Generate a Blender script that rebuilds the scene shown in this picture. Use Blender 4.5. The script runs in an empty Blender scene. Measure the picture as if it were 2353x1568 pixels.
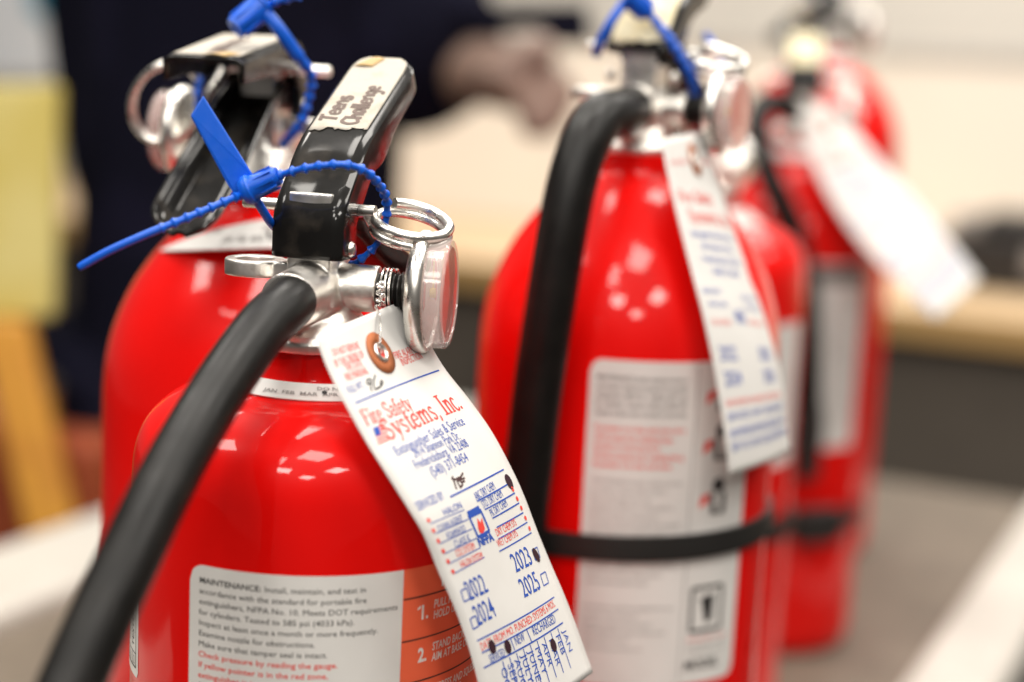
import bpy, bmesh, math, random
from mathutils import Vector, Matrix
random.seed(4)
R_ = math.radians
MM = 0.001                      # everything below is written in millimetres

# ------------------------------------------------------------------ camera
W, H = 2353.0, 1568.0           # photo frame in which image measurements were taken
FOC = 60.0
FPX = W * FOC / 36.0
TH, RO = R_(10.0), R_(2.8)
CAM = Vector((0, 0, 428.0))
FW = Vector((0, math.cos(TH), -math.sin(TH)))
_r0 = Vector((1, 0, 0)); _u0 = Vector((0, math.sin(TH), math.cos(TH)))
RT = _r0 * math.cos(RO) + _u0 * math.sin(RO)
UP = -_r0 * math.sin(RO) + _u0 * math.cos(RO)
FOCUS = 530.0

def un(px, py, d):
    """world point (mm) seen at a photo pixel, at a given distance along the view axis"""
    return CAM + FW * d + RT * ((px - W / 2) / FPX * d) - UP * ((py - H / 2) / FPX * d)

scene = bpy.context.scene
COL = scene.collection
cam_d = bpy.data.cameras.new('camera'); cam = bpy.data.objects.new('camera', cam_d); COL.objects.link(cam)
cam_d.lens = FOC; cam_d.sensor_width = 36.0; cam_d.sensor_fit = 'HORIZONTAL'
cam_d.clip_start = 0.02; cam_d.clip_end = 60
cam.matrix_world = Matrix(((RT.x, UP.x, -FW.x, CAM.x * MM), (RT.y, UP.y, -FW.y, CAM.y * MM),
                           (RT.z, UP.z, -FW.z, CAM.z * MM), (0, 0, 0, 1)))
cam_d.dof.use_dof = True; cam_d.dof.focus_distance = FOCUS * MM; cam_d.dof.aperture_fstop = 3.7
cam_d.dof.aperture_blades = 9
scene.camera = cam
# ------------------------------------------------------------------ world, ceiling lamps, added fill lamps, exposure
wd = bpy.data.worlds.new('World'); scene.world = wd; wd.use_nodes = True
wd.node_tree.nodes['Background'].inputs['Color'].default_value = (1.0, 0.93, 0.85, 1)
wd.node_tree.nodes['Background'].inputs['Strength'].default_value = 0.11
def lamp(x, y, z, sx, sy, power, col=(1.0, 0.95, 0.88), rz=20):
    l = bpy.data.lights.new('ceiling_or_fill_lamp', 'AREA'); l.shape = 'RECTANGLE'
    l.size = sx; l.size_y = sy; l.energy = power; l.color = col
    o = bpy.data.objects.new('ceiling_or_fill_lamp', l); o.location = (x, y, z); o.rotation_euler = (0, 0, -R_(rz))
    COL.objects.link(o)
for (x, y) in ((-1.5, 0.2), (-1.15, 1.7), (-0.75, -0.9), (0.1, -0.5), (-0.35, 0.75), (0.55, 0.95), (1.25, 0.1), (0.0, 2.2), (1.2, 2.2), (2.1, 1.3), (-0.6, 3.3), (1.0, 3.4)):
    lamp(x, y, 2.0, 0.5, 0.62, 15)
for (x, y) in ((-0.7, -2.0), (0.9, -1.7), (0.1, -3.0)):  # unseen fill lamps added behind the camera to brighten upright fronts
    lamp(x, y, 2.0, 0.5, 0.62, 24)
scene.view_settings.view_transform = 'Standard'; scene.view_settings.look = 'None'
scene.view_settings.exposure = 0.2; scene.view_settings.gamma = 1.0
scene.view_settings.use_curve_mapping = False
scene.cycles.use_denoising = True
scene.cycles.max_bounces = 10; scene.cycles.transmission_bounces = 8; scene.cycles.glossy_bounces = 5
scene.cycles.caustics_refractive = False; scene.cycles.caustics_reflective = False

# ------------------------------------------------------------------ materials
MATS = {}
def mat(name, col, rough=0.5, metal=0.0, coat=0.0, noise=0.0, nscale=200.0, col2=None, c2amt=(0.5, 0.7),
        bump=0.0, bscale=400.0, trans=0.0, ior=1.45, sss=0.0, rvar=0.0, coatr=0.05, spec=0.5, detail=4.0):
    m = bpy.data.materials.new(name); m.use_nodes = True
    nt = m.node_tree; b = nt.nodes['Principled BSDF']
    b.inputs['Base Color'].default_value = (*col, 1); b.inputs['Roughness'].default_value = rough
    b.inputs['Metallic'].default_value = metal; b.inputs['IOR'].default_value = ior
    b.inputs['Coat Weight'].default_value = coat; b.inputs['Coat Roughness'].default_value = coatr
    b.inputs['Transmission Weight'].default_value = trans
    b.inputs['Specular IOR Level'].default_value = spec
    if sss:
        b.inputs['Subsurface Weight'].default_value = sss
        b.inputs['Subsurface Radius'].default_value = (0.002, 0.002, 0.003)
    tc = nt.nodes.new('ShaderNodeTexCoord')
    def nz(scale, det=4.0):
        n = nt.nodes.new('ShaderNodeTexNoise'); n.inputs['Scale'].default_value = scale
        n.inputs['Detail'].default_value = det; nt.links.new(tc.outputs['Object'], n.inputs['Vector']); return n
    if col2 is not None:
        n = nz(nscale, detail); rp = nt.nodes.new('ShaderNodeValToRGB')
        rp.color_ramp.elements[0].position = c2amt[0]; rp.color_ramp.elements[0].color = (*col, 1)
        rp.color_ramp.elements[1].position = c2amt[1]; rp.color_ramp.elements[1].color = (*col2, 1)
        nt.links.new(n.outputs['Fac'], rp.inputs['Fac']); nt.links.new(rp.outputs['Color'], b.inputs['Base Color'])
    if rvar:
        n = nz(nscale * 0.7, 5.0); mr = nt.nodes.new('ShaderNodeMapRange')
        mr.inputs['From Min'].default_value = 0.3; mr.inputs['From Max'].default_value = 0.7
        mr.inputs['To Min'].default_value = max(0.02, rough - rvar); mr.inputs['To Max'].default_value = rough + rvar
        nt.links.new(n.outputs['Fac'], mr.inputs['Value']); nt.links.new(mr.outputs['Result'], b.inputs['Roughness'])
    if bump:
        n = nz(bscale, 3.0); bp = nt.nodes.new('ShaderNodeBump'); bp.inputs['Strength'].default_value = bump
        bp.inputs['Distance'].default_value = 0.0006
        nt.links.new(n.outputs['Fac'], bp.inputs['Height']); nt.links.new(bp.outputs['Normal'], b.inputs['Normal'])
    MATS[name] = m
    return m
mat('red_paint', (0.78, 0.003, 0.002), 0.36, coat=0.5, coatr=0.035, spec=.12, bump=0.03, bscale=60, nscale=35, rvar=0.12)
mat('red_paint_old', (0.74, 0.006, 0.004), 0.36, coat=0.35, coatr=0.06, spec=.12, bump=0.03, bscale=60, nscale=35, rvar=0.12)
mat('cast_metal', (0.84, 0.81, 0.76), 0.4, metal=1.0, nscale=160, rvar=0.12, bump=0.12, bscale=700, col2=(0.70, 0.66, 0.60), c2amt=(0.5, 0.75))
mat('nickel', (0.86, 0.83, 0.78), 0.3, metal=1.0, nscale=250, rvar=0.08)
mat('dark_thread', (0.03, 0.028, 0.026), 0.35, metal=0.6)
mat('black_enamel', (0.005, 0.0045, 0.004), 0.5, coat=0.55, coatr=0.1, spec=.12, nscale=110, col2=(0.028, 0.023, 0.018), c2amt=(0.5, 0.72), rvar=0.14, bump=0.08, bscale=260, detail=8)
mat('steel_rivet', (0.6, 0.57, 0.53), 0.3, metal=1.0)
mat('rubber', (0.0055, 0.005, 0.0045), 0.42, spec=.28, bump=0.12, bscale=900, nscale=90, col2=(0.009, 0.008, 0.007), c2amt=(0.4, 0.7), rvar=0.08)
mat('black_plastic', (0.018, 0.017, 0.016), 0.45)
mat('blue_plastic', (0.003, 0.105, 0.62), 0.38, sss=0.15, nscale=400, rvar=0.08, bump=0.05, bscale=600)
mat('paper', (0.74, 0.72, 0.69), 0.6, bump=0.05, bscale=300, nscale=60, col2=(0.70, 0.68, 0.65), c2amt=(0.4, 0.75))
mat('masking_tape', (0.45, 0.415, 0.355), 0.7, bump=0.25, bscale=900, nscale=120, col2=(0.31, 0.265, 0.20), c2amt=(0.5, 0.85))
mat('old_tape', (0.72, 0.66, 0.48), 0.7, bump=0.2, bscale=900, nscale=90, col2=(0.62, 0.50, 0.26), c2amt=(0.4, 0.75))
mat('tape_glue', (0.45, 0.30, 0.12), 0.5)
mat('label_white', (0.76, 0.74, 0.71), 0.32, coat=0.2, nscale=50, col2=(0.71, 0.69, 0.66), c2amt=(0.4, 0.75))
mat('label_orange', (0.92, 0.155, 0.07), 0.35, coat=0.2, nscale=40, col2=(0.85, 0.125, 0.05), c2amt=(0.35, 0.7))
mat('ring_white', (0.80, 0.78, 0.75), 0.4)
mat('print_black', (0.025, 0.022, 0.022), 0.6)
mat('print_red', (0.80, 0.06, 0.045), 0.6)
mat('print_blue', (0.02, 0.08, 0.42), 0.6)
mat('print_white', (0.82, 0.78, 0.74), 0.5)
mat('print_grey', (0.25, 0.23, 0.22), 0.6)
mat('ink_brown', (0.07, 0.03, 0.03), 0.6)
mat('marker_ink', (0.14, 0.10, 0.085), 0.7)
mat('punch_hole', (0.03, 0.004, 0.012), 0.8)
mat('patch_brown', (0.42, 0.13, 0.045), 0.7, nscale=200, col2=(0.36, 0.11, 0.04))
mat('lens_plastic', (0.80, 0.19, 0.15), 0.08, coat=.6, coatr=.05)
mat('lens_clear', (0.86, 0.74, 0.70), 0.08, coat=.8, coatr=.03)
MATS['lens_clear'].node_tree.nodes['Principled BSDF'].inputs['Alpha'].default_value = 0.30
MATS['lens_plastic'].node_tree.nodes['Principled BSDF'].inputs['Alpha'].default_value = 0.5
mat('dial_white', (0.75, 0.7, 0.66), 0.5)
mat('dial_red', (0.6, 0.03, 0.02), 0.5)
mat('dial_green', (0.02, 0.25, 0.06), 0.5)
mat('yellow_paint', (0.8, 0.6, 0.02), 0.5)
mat('wire_metal', (0.85, 0.83, 0.8), 0.22, metal=1.0)
mat('deck_grey', (0.155, 0.125, 0.094), 0.6, nscale=25, col2=(0.125, 0.10, 0.076), c2amt=(0.35, 0.7), bump=0.1, bscale=300)
mat('rim_white', (0.50, 0.475, 0.43), 0.5, nscale=20, col2=(0.44, 0.415, 0.375))
mat('maple_top', (0.72, 0.52, 0.32), 0.4, nscale=12, col2=(0.64, 0.45, 0.26))
mat('maple_edge', (0.42, 0.26, 0.10), 0.5)
mat('wall_white', (0.85, 0.795, 0.715), 0.8, nscale=4, col2=(0.80, 0.75, 0.675))
mat('wall_grey', (0.48, 0.46, 0.43), 0.8, nscale=4, col2=(0.44, 0.42, 0.39))
mat('floor_dark', (0.05, 0.043, 0.036), 0.8, nscale=8, col2=(0.035, 0.03, 0.026))
mat('shade_brown', (0.085, 0.07, 0.055), 0.8, nscale=8, col2=(0.065, 0.054, 0.043))
mat('navy_cloth', (0.0045, 0.0045, 0.011), 0.9, spec=.08, nscale=14, col2=(0.008, 0.0075, 0.019), bump=0.4, bscale=40)
mat('skin', (0.23, 0.155, 0.125), 0.5, nscale=30, col2=(0.27, 0.175, 0.13))
mat('chair_yellow', (0.46, 0.36, 0.06), 0.6, nscale=9, col2=(0.55, 0.47, 0.17), c2amt=(0.4, 0.65))
mat('chair_wood', (0.58, 0.27, 0.035), 0.45, nscale=15, col2=(0.5, 0.21, 0.03))
mat('seat_red', (0.30, 0.06, 0.02), 0.6, nscale=10, col2=(0.36, 0.10, 0.03))
mat('teal_print', (0.04, 0.30, 0.45), 0.5)
mat('poster_white', (0.88, 0.92, 0.97), 0.5)
mat('black_case', (0.02, 0.018, 0.018), 0.4)
mat('case_grey', (0.30, 0.28, 0.27), 0.5)

# ------------------------------------------------------------------ mesh helpers (mm in, metres out)
class Mesh:
    def __init__(self): self.v = []; self.f = []; self.m = []
    def add(self, vs, fs, mi=0):
        o = len(self.v); self.v += [Vector(p) for p in vs]
        self.f += [tuple(i + o for i in f) for f in fs]; self.m += [mi] * len(fs)
    def lathe(self, prof, org=(0, 0, 0), axis=(0, 0, 1), seg=64, mi=0, closed=False):
        a = Vector(axis).normalized(); e1 = a.orthogonal().normalized(); e2 = a.cross(e1); o = Vector(org)
        vs = []; fs = []; n = len(prof)
        for (r, h) in prof:
            for k in range(seg):
                t = 2 * math.pi * k / seg
                vs.append(o + a * h + e1 * (r * math.cos(t)) + e2 * (r * math.sin(t)))
        for i in range(n if closed else n - 1):
            j = (i + 1) % n
            for k in range(seg):
                k2 = (k + 1) % seg
                fs.append((i * seg + k, i * seg + k2, j * seg + k2, j * seg + k))
        if not closed:
            if prof[0][0] > 1e-6: fs.append(tuple(reversed(range(seg))))
            if prof[-1][0] > 1e-6: fs.append(tuple((n - 1) * seg + k for k in range(seg)))
        self.add(vs, fs, mi)
    def cyl(self, p0, p1, r0, r1=None, seg=32, mi=0):
        p0 = Vector(p0); p1 = Vector(p1); d = p1 - p0
        self.lathe([(r0, 0), (r1 if r1 is not None else r0, d.length)], p0, d, seg, mi)
    def tube(self, pts, rad, seg=16, mi=0, closed=False, flat=None):
        pts = [Vector(p) for p in pts]; n = len(pts)
        rad = rad if isinstance(rad, (list, tuple)) else [rad] * n
        tg = []
        for i in range(n):
            a = pts[i - 1] if (i > 0 or closed) else pts[i]; b = pts[(i + 1) % n] if (i < n - 1 or closed) else pts[i]
            tg.append((b - a).normalized())
        nrm = tg[0].orthogonal().normalized(); vs = []; fs = []
        for i in range(n):
            nrm = (nrm - tg[i] * nrm.dot(tg[i])).normalized(); bi = tg[i].cross(nrm)
            for k in range(seg):
                t = 2 * math.pi * k / seg
                vs.append(pts[i] + (nrm * math.cos(t) + bi * math.sin(t)) * rad[i])
        for i in range(n if closed else n - 1):
            j = (i + 1) % n
            for k in range(seg):
                k2 = (k + 1) % seg
                fs.append((i * seg + k, i * seg + k2, j * seg + k2, j * seg + k))
        if not closed:
            fs.append(tuple(reversed(range(seg)))); fs.append(tuple((n - 1) * seg + k for k in range(seg)))
        self.add(vs, fs, mi)
    def box(self, c, ex, ey, ez, mi=0):
        """centre and three half-extent vectors"""
        c = Vector(c); ex = Vector(ex); ey = Vector(ey); ez = Vector(ez); vs = []
        for sx in (-1, 1):
            for sy in (-1, 1):
                for sz in (-1, 1): vs.append(c + ex * sx + ey * sy + ez * sz)
        self.add(vs, [(0, 1, 3, 2), (4, 6, 7, 5), (0, 4, 5, 1), (2, 3, 7, 6), (0, 2, 6, 4), (1, 5, 7, 3)], mi)
    def prism(self, poly, n, mi=0):
        """closed planar outline (list of points) extruded by vector n"""
        n = Vector(n); k = len(poly); a = [Vector(p) for p in poly]; b = [p + n for p in a]
        self.add(a + b, [tuple(reversed(range(k))), tuple(range(k, 2 * k))] + [(i, (i + 1) % k, k + (i + 1) % k, k + i) for i in range(k)], mi)
    def grid(self, fn, nu, nv, mi=0):
        vs = [fn(i / nu, j / nv) for j in range(nv + 1) for i in range(nu + 1)]
        fs = [(j * (nu + 1) + i, j * (nu + 1) + i + 1, (j + 1) * (nu + 1) + i + 1, (j + 1) * (nu + 1) + i) for j in range(nv) for i in range(nu)]
        self.add(vs, fs, mi)
    def build(self, name, mats, parent=None, smooth=True, org=None, recalc=True, sharp=40):
        org = Vector(org) if org is not None else (ORG.get(parent.name, Vector()) if parent else Vector())
        me = bpy.data.meshes.new(name)
        me.from_pydata([((p - org) * MM)[:] for p in self.v], [], self.f)
        mats = mats if isinstance(mats, (list, tuple)) else [mats]
        for m in mats: me.materials.append(MATS[m])
        for p, mi in zip(me.polygons, self.m): p.material_index = mi; p.use_smooth = smooth
        if recalc:
            bm = bmesh.new(); bm.from_mesh(me); bmesh.ops.recalc_face_normals(bm, faces=bm.faces[:]); bm.to_mesh(me); bm.free()
        if smooth and sharp: me.set_sharp_from_angle(angle=R_(sharp))
        o = bpy.data.objects.new(name, me); COL.objects.link(o)
        if parent:
            o.parent = parent; ORG[o.name] = org
        else:
            o.location = org * MM; ORG[o.name] = org
        return o
ORG = {}
def thing(name, label, cat, loc, group=None):
    o = bpy.data.objects.new(name, None); COL.objects.link(o); o.empty_display_size = 0.02
    o.location = Vector(loc) * MM; ORG[o.name] = Vector(loc)
    tag(o, label, cat, group); return o
def tag(o, label=None, cat=None, group=None, kind=None):
    if label: o['label'] = label
    if cat: o['category'] = cat
    if group: o['group'] = group
    if kind: o['kind'] = kind
    return o
def bevel(o, w, seg=3, ang=35):
    b = o.modifiers.new('bevel', 'BEVEL'); b.width = w * MM; b.segments = seg; b.limit_method = 'ANGLE'; b.angle_limit = R_(ang)
    b.harden_normals = False
    return o
def solid(o, t, off=-1):
    s = o.modifiers.new('solid', 'SOLIDIFY'); s.thickness = t * MM; s.offset = off; return o
def cr(pts, n=8, closed=False):
    """Catmull-Rom through points"""
    P = [Vector(p) for p in pts]; out = []; N = len(P)
    for i in range(N if closed else N - 1):
        if closed: p0, p1, p2, p3 = P[i - 1], P[i], P[(i + 1) % N], P[(i + 2) % N]
        else:
            p1, p2 = P[i], P[i + 1]; p0 = P[i - 1] if i else p1 * 2 - p2; p3 = P[i + 2] if i + 2 < N else p2 * 2 - p1
        for k in range(n):
            t = k / n
            out.append(0.5 * ((2 * p1) + (p2 - p0) * t + (2 * p0 - 5 * p1 + 4 * p2 - p3) * t * t + (3 * p1 - p0 - 3 * p2 + p3) * t ** 3))
    if not closed: out.append(P[-1].copy())
    return out
def resample(pts, step):
    out = [pts[0].copy()]; acc = 0.0
    for a, b in zip(pts, pts[1:]):
        L = (b - a).length; d = step - acc
        while d <= L:
            out.append(a.lerp(b, d / L)); d += step
        acc = (acc + L) % step if L else acc
    return out

# ------------------------------------------------------------------ lettering
_TXT = {}
def glyphs(s, bold=0.0, shear=0.0):
    """outline of a line of text as a flat mesh; cap height = 1"""
    k = (s, bold, shear)
    if k in _TXT: return _TXT[k]
    c = bpy.data.curves.new('t', 'FONT'); c.body = s; c.size = 1.0; c.resolution_u = 2; c.offset = bold; c.shear = shear
    o = bpy.data.objects.new('t', c); COL.objects.link(o)
    bpy.context.view_layer.update()
    me = o.evaluated_get(bpy.context.evaluated_depsgraph_get()).to_mesh()
    CAPH = 0.70
    vs = [(v.co.x / CAPH, v.co.y / CAPH) for v in me.vertices]; fs = [tuple(p.vertices) for p in me.polygons]
    o.to_mesh_clear(); bpy.data.objects.remove(o); bpy.data.curves.remove(c)
    w = max([v[0] for v in vs] + [0.01])
    _TXT[k] = (vs, fs, w); return _TXT[k]
class Print:
    """flat print on a surface given by fn(a, b, lift) -> point; a, b in mm"""
    def __init__(self, fn, mats): self.fn = fn; self.me = Mesh(); self.mats = mats; self.lift = 0.10
    def text(self, s, a, b, cap, mi, width=None, bold=0.0, ang=0.0, shear=0.0, xs=1.0, align='l'):
        vs, fs, w = glyphs(s, bold, shear)
        sx = cap * xs if width is None else width / w
        off = {'l': 0, 'c': -w * sx / 2, 'r': -w * sx}[align]
        ca, sa = math.cos(ang), math.sin(ang); out = []
        for x, y in vs:
            X, Y = x * sx + off, y * cap
            out.append(self.fn(a + X * ca - Y * sa, b + X * sa + Y * ca, self.lift))
        self.me.add(out, fs, mi)
    def line(self, a0, b0, a1, b1, w, mi, n=16):
        dx, dy = a1 - a0, b1 - b0; L = math.hypot(dx, dy) or 1; nx, ny = -dy / L * w / 2, dx / L * w / 2
        vs = []
        for i in range(n + 1):
            t = i / n; x, y = a0 + dx * t, b0 + dy * t
            vs += [self.fn(x + nx, y + ny, self.lift), self.fn(x - nx, y - ny, self.lift)]
        self.me.add(vs, [(2 * i, 2 * i + 1, 2 * i + 3, 2 * i + 2) for i in range(n)], mi)
    def stroke(self, pts, w, mi, n=5):
        P = cr([(x, y, 0) for x, y in pts], n) if len(pts) > 2 else [Vector((*p, 0)) for p in pts]
        vs = []
        for i, p in enumerate(P):
            d = (P[min(i + 1, len(P) - 1)] - P[max(i - 1, 0)]).normalized(); nn = Vector((-d.y, d.x, 0)) * w / 2
            vs += [self.fn((p + nn).x, (p + nn).y, self.lift), self.fn((p - nn).x, (p - nn).y, self.lift)]
        self.me.add(vs, [(2 * i, 2 * i + 1, 2 * i + 3, 2 * i + 2) for i in range(len(P) - 1)], mi)
    def poly(self, pts, mi, extra=0.0):
        self.me.add([self.fn(x, y, self.lift + extra) for x, y in pts], [tuple(range(len(pts)))], mi)
    def rect(self, a0, b0, a1, b1, mi, n=10):
        vs = []
        for i in range(n + 1):
            a = a0 + (a1 - a0) * i / n; vs += [self.fn(a, b0, self.lift), self.fn(a, b1, self.lift)]
        self.me.add(vs, [(2 * i, 2 * i + 1, 2 * i + 3, 2 * i + 2) for i in range(n)], mi)
    def dot(self, a, b, ra, rb, mi, ang=0.0, n=14):
        ca, sa = math.cos(ang), math.sin(ang); P = []
        for k in range(n):
            t = 2 * math.pi * k / n; x, y = ra * math.cos(t), rb * math.sin(t); P.append((a + x * ca - y * sa, b + x * sa + y * ca))
        self.poly(P, mi, 0.05)
    def frame(self, pts, w, mi):
        for p, q in zip(pts, pts[1:] + pts[:1]): self.line(*p, *q, w, mi, 4)
    def build(self, name, parent): return self.me.build(name, self.mats, parent, smooth=False, recalc=False)
PM = ['print_black', 'print_red', 'print_blue', 'print_white', 'print_grey', 'ink_brown', 'punch_hole', 'marker_ink']
K, RD, BL, WH, GR, INK, HOLE, MARK = range(8)

# simple serif letters (stems, hairlines and slab ends) for the firm's name; unit = cap height
def _arc(cx, cy, rx, ry, a0, a1, n=9):
    return [(cx + rx * math.cos(R_(a0 + (a1 - a0) * i / n)), cy + ry * math.sin(R_(a0 + (a1 - a0) * i / n))) for i in range(n + 1)]
T, t_ = 0.155, 0.06
def _sf(x, y, w=0.3): return ([(x - w / 2, y), (x + w / 2, y)], t_)
SERIF = {
 'F': (0.62, [([(0.16, 0), (0.16, 1)], T), _sf(0.16, 0.03), _sf(0.12, 0.97, 0.24), ([(0.16, 0.97), (0.56, 0.97)], t_), ([(0.56, 0.98), (0.56, 0.8)], t_), ([(0.16, 0.52), (0.42, 0.52)], t_), ([(0.42, 0.62), (0.42, 0.42)], t_)]),
 'S': (0.58, [(_arc(0.28, 0.74, 0.19, 0.22, 20, 200, 8) + [(0.2, 0.58), (0.36, 0.46)] + _arc(0.28, 0.26, 0.2, 0.24, 40, -160, 8), 0.105), ([(0.48, 0.96), (0.48, 0.74)], t_), ([(0.07, 0.28), (0.07, 0.04)], t_)]),
 'I': (0.38, [([(0.18, 0), (0.18, 1)], T), _sf(0.18, 0.03, 0.34), _sf(0.18, 0.97, 0.34)]),
 'i': (0.28, [([(0.13, 0), (0.13, 0.66)], T * .9), _sf(0.13, 0.03, 0.26), _sf(0.08, 0.63, 0.14), ([(0.13, 0.82), (0.13, 0.96)], T)]),
 'r': (0.42, [([(0.13, 0), (0.13, 0.66)], T * .9), _sf(0.13, 0.03, 0.26), _sf(0.08, 0.63, 0.14), ([(0.15, 0.46), (0.26, 0.62), (0.36, 0.58)], 0.09)]),
 'e': (0.5, [(_arc(0.25, 0.32, 0.19, 0.31, 5, 330, 14), 0.09), ([(0.08, 0.36), (0.43, 0.36)], t_), (_arc(0.25, 0.32, 0.19, 0.31, 120, 240, 6), 0.12)]),
 'a': (0.5, [(_arc(0.22, 0.44, 0.15, 0.2, 170, 10, 6) + [(0.37, 0.1), (0.46, 0.03)], 0.1), (_arc(0.2, 0.19, 0.14, 0.17, 60, 320, 9), 0.09)]),
 'f': (0.34, [([(0.15, 0), (0.15, 0.8), (0.22, 0.97), (0.36, 0.92)], 0.12), _sf(0.15, 0.03, 0.26), _sf(0.16, 0.62, 0.3)]),
 't': (0.34, [([(0.15, 0.86), (0.15, 0.14), (0.22, 0.03), (0.34, 0.1)], 0.12), _sf(0.17, 0.62, 0.3)]),
 'y': (0.5, [([(0.1, 0.64), (0.27, 0.06)], T * .9), ([(0.44, 0.64), (0.22, -0.14), (0.1, -0.26)], 0.07), _sf(0.1, 0.64, 0.22), _sf(0.43, 0.64, 0.18)]),
 's': (0.42, [(_arc(0.2, 0.49, 0.12, 0.14, 20, 200, 6) + [(0.16, 0.38), (0.25, 0.3)] + _arc(0.2, 0.17, 0.13, 0.15, 40, -160, 6), 0.09)]),
 'm': (0.84, [([(0.13, 0), (0.13, 0.66)], T * .9), ([(0.13, 0.44), (0.28, 0.62), (0.4, 0.5), (0.4, 0)], 0.12), ([(0.41, 0.44), (0.56, 0.62), (0.68, 0.5), (0.68, 0)], 0.12), _sf(0.13, 0.03, 0.22), _sf(0.4, 0.03, 0.2), _sf(0.68, 0.03, 0.22), _sf(0.08, 0.63, 0.14)]),
 'n': (0.56, [([(0.13, 0), (0.13, 0.66)], T * .9), ([(0.13, 0.44), (0.28, 0.62), (0.42, 0.5), (0.42, 0)], 0.12), _sf(0.13, 0.03, 0.22), _sf(0.42, 0.03, 0.22), _sf(0.08, 0.63, 0.14)]),
 'c': (0.46, [(_arc(0.25, 0.32, 0.18, 0.31, 40, 325, 12), 0.09), (_arc(0.25, 0.32, 0.18, 0.31, 120, 240, 6), 0.12)]),
 ',': (0.26, [([(0.12, 0.1), (0.13, 0.0), (0.06, -0.16)], 0.1)]),
 '.': (0.26, [([(0.12, 0.0), (0.12, 0.14)], 0.14)]), ' ': (0.3, [])}
def serif_text(pr, s, a, b, cap, width, mi, ang=0.0):
    w = sum(SERIF[c][0] for c in s); sx = width / w; x = 0; ca, sa = math.cos(ang), math.sin(ang)
    for c in s:
        adv, strokes = SERIF[c]
        for pts, th in strokes:
            P = [((x + p[0]) * sx, p[1] * cap) for p in pts]
            P = [(a + X * ca - Y * sa, b + X * sa + Y * ca) for X, Y in P]
            pr.stroke(P, th * (sx + cap) / 2, mi, 3 if len(P) > 2 else 1)
        x += adv

# ------------------------------------------------------------------ setting
HD = Vector((math.sin(R_(25)), math.cos(R_(25)), 0)); NR = Vector((math.cos(R_(25)), -math.sin(R_(25)), 0)); ZZ = Vector((0, 0, 1))
def P2(n, a, z): return NR * n + HD * a + ZZ * z
m = Mesh(); m.grid(lambda i, j: (-6000 + 12000 * i, -2500 + 9500 * j, -750), 8, 8); tag(m.build('floor', 'floor_dark', smooth=False), kind='structure')
m = Mesh(); m.box(P2(-400, 4350, 100), NR * 5000, HD * 40, ZZ * 850); tag(m.build('wall', 'wall_white', smooth=False), kind='structure')
cart = thing('utility_cart', 'grey topped cart with white raised side rims under all the extinguishers', 'cart', P2(-564, 900, -750))
m = Mesh(); m.box(P2(-511, 930, -12), NR * 292, HD * 790, ZZ * 12); bevel(m.build('deck', 'deck_grey', cart, False), 2)
for n, hw in ((-860, 56), (-186, 31.5)):
    m = Mesh(); m.box(P2(n, 930, -10), NR * hw, HD * 800, ZZ * 24); bevel(m.build('rim', 'rim_white', cart, False), 9, 4)
for n in (-860, -196):
    for a in (170, 1690):
        m = Mesh(); m.cyl(P2(n, a, -750), P2(n, a, -36), 16, seg=20); m.build('leg', 'black_plastic', cart)

tb = thing('long_table', 'long maple topped table with brown edge behind the extinguishers', 'table', P2(0, 3050, -750))
m = Mesh(); m.box(P2(-300, 3060, 26), NR * 2500, HD * 400, ZZ * 15.5); bevel(m.build('table_top', 'maple_top', tb, False), 2)
m = Mesh(); m.box(P2(-300, 2654, 20), NR * 2500, HD * 4, ZZ * 24); bevel(m.build('edge_band', 'maple_edge', tb, False), 3)
m = Mesh(); m.box(P2(-300, 2690, -370), NR * 2450, HD * 6, ZZ * 375); m.build('under_table_shade', 'shade_brown', tb, False)  # dark sheet added to stand for the shade under the table
for n in (-2700, 2100):
    for a in (2740, 3380):
        m = Mesh(); m.box(P2(n, a, -370), NR * 22, HD * 22, ZZ * 379); m.build('leg', 'black_plastic', tb, False)
wb = thing('white_board', 'large off white board standing on the far table', 'board', P2(-300, 3350, 42))
m = Mesh(); m.box(P2(-300, 3350, 232), NR * 2500, HD * 10, ZZ * 190); bevel(m.build('panel', 'wall_white', wb, False), 4)
m = Mesh(); m.box(P2(-300, 3350, 436), NR * 2502, HD * 14, ZZ * 14); bevel(m.build('top_rail', 'wall_grey', wb, False), 3)
def on_level(px, py, z):
    v = un(px, py, 1) - CAM; return CAM + v * ((z - CAM.z) / v.z)
c0 = on_level(2275, 672, 42); n0, a0 = c0.dot(NR), c0.dot(HD)
eq = thing('equipment_case', 'black case with grey latch on the far table at the right edge', 'case', P2(n0, a0 + 60, 42))
m = Mesh(); m.box(P2(n0 + 30, a0 + 80, 90), NR * 125, HD * 78, ZZ * 47); bevel(m.build('body', 'black_case', eq, False), 8)
m = Mesh(); m.box(P2(n0 + 55, a0 + 80, 156), NR * 85, HD * 60, ZZ * 19); bevel(m.build('lid', 'black_case', eq, False), 10)
m = Mesh(); m.box(P2(n0 - 55, a0 + 40, 154), NR * 24, HD * 30, ZZ * 16); bevel(m.build('corner', 'case_grey', eq, False), 8)
m = Mesh(); m.box(P2(n0 + 85, a0 - 3, 100), NR * 26, HD * 5, ZZ * 22); bevel(m.build('latch', 'case_grey', eq, False), 3)

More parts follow.
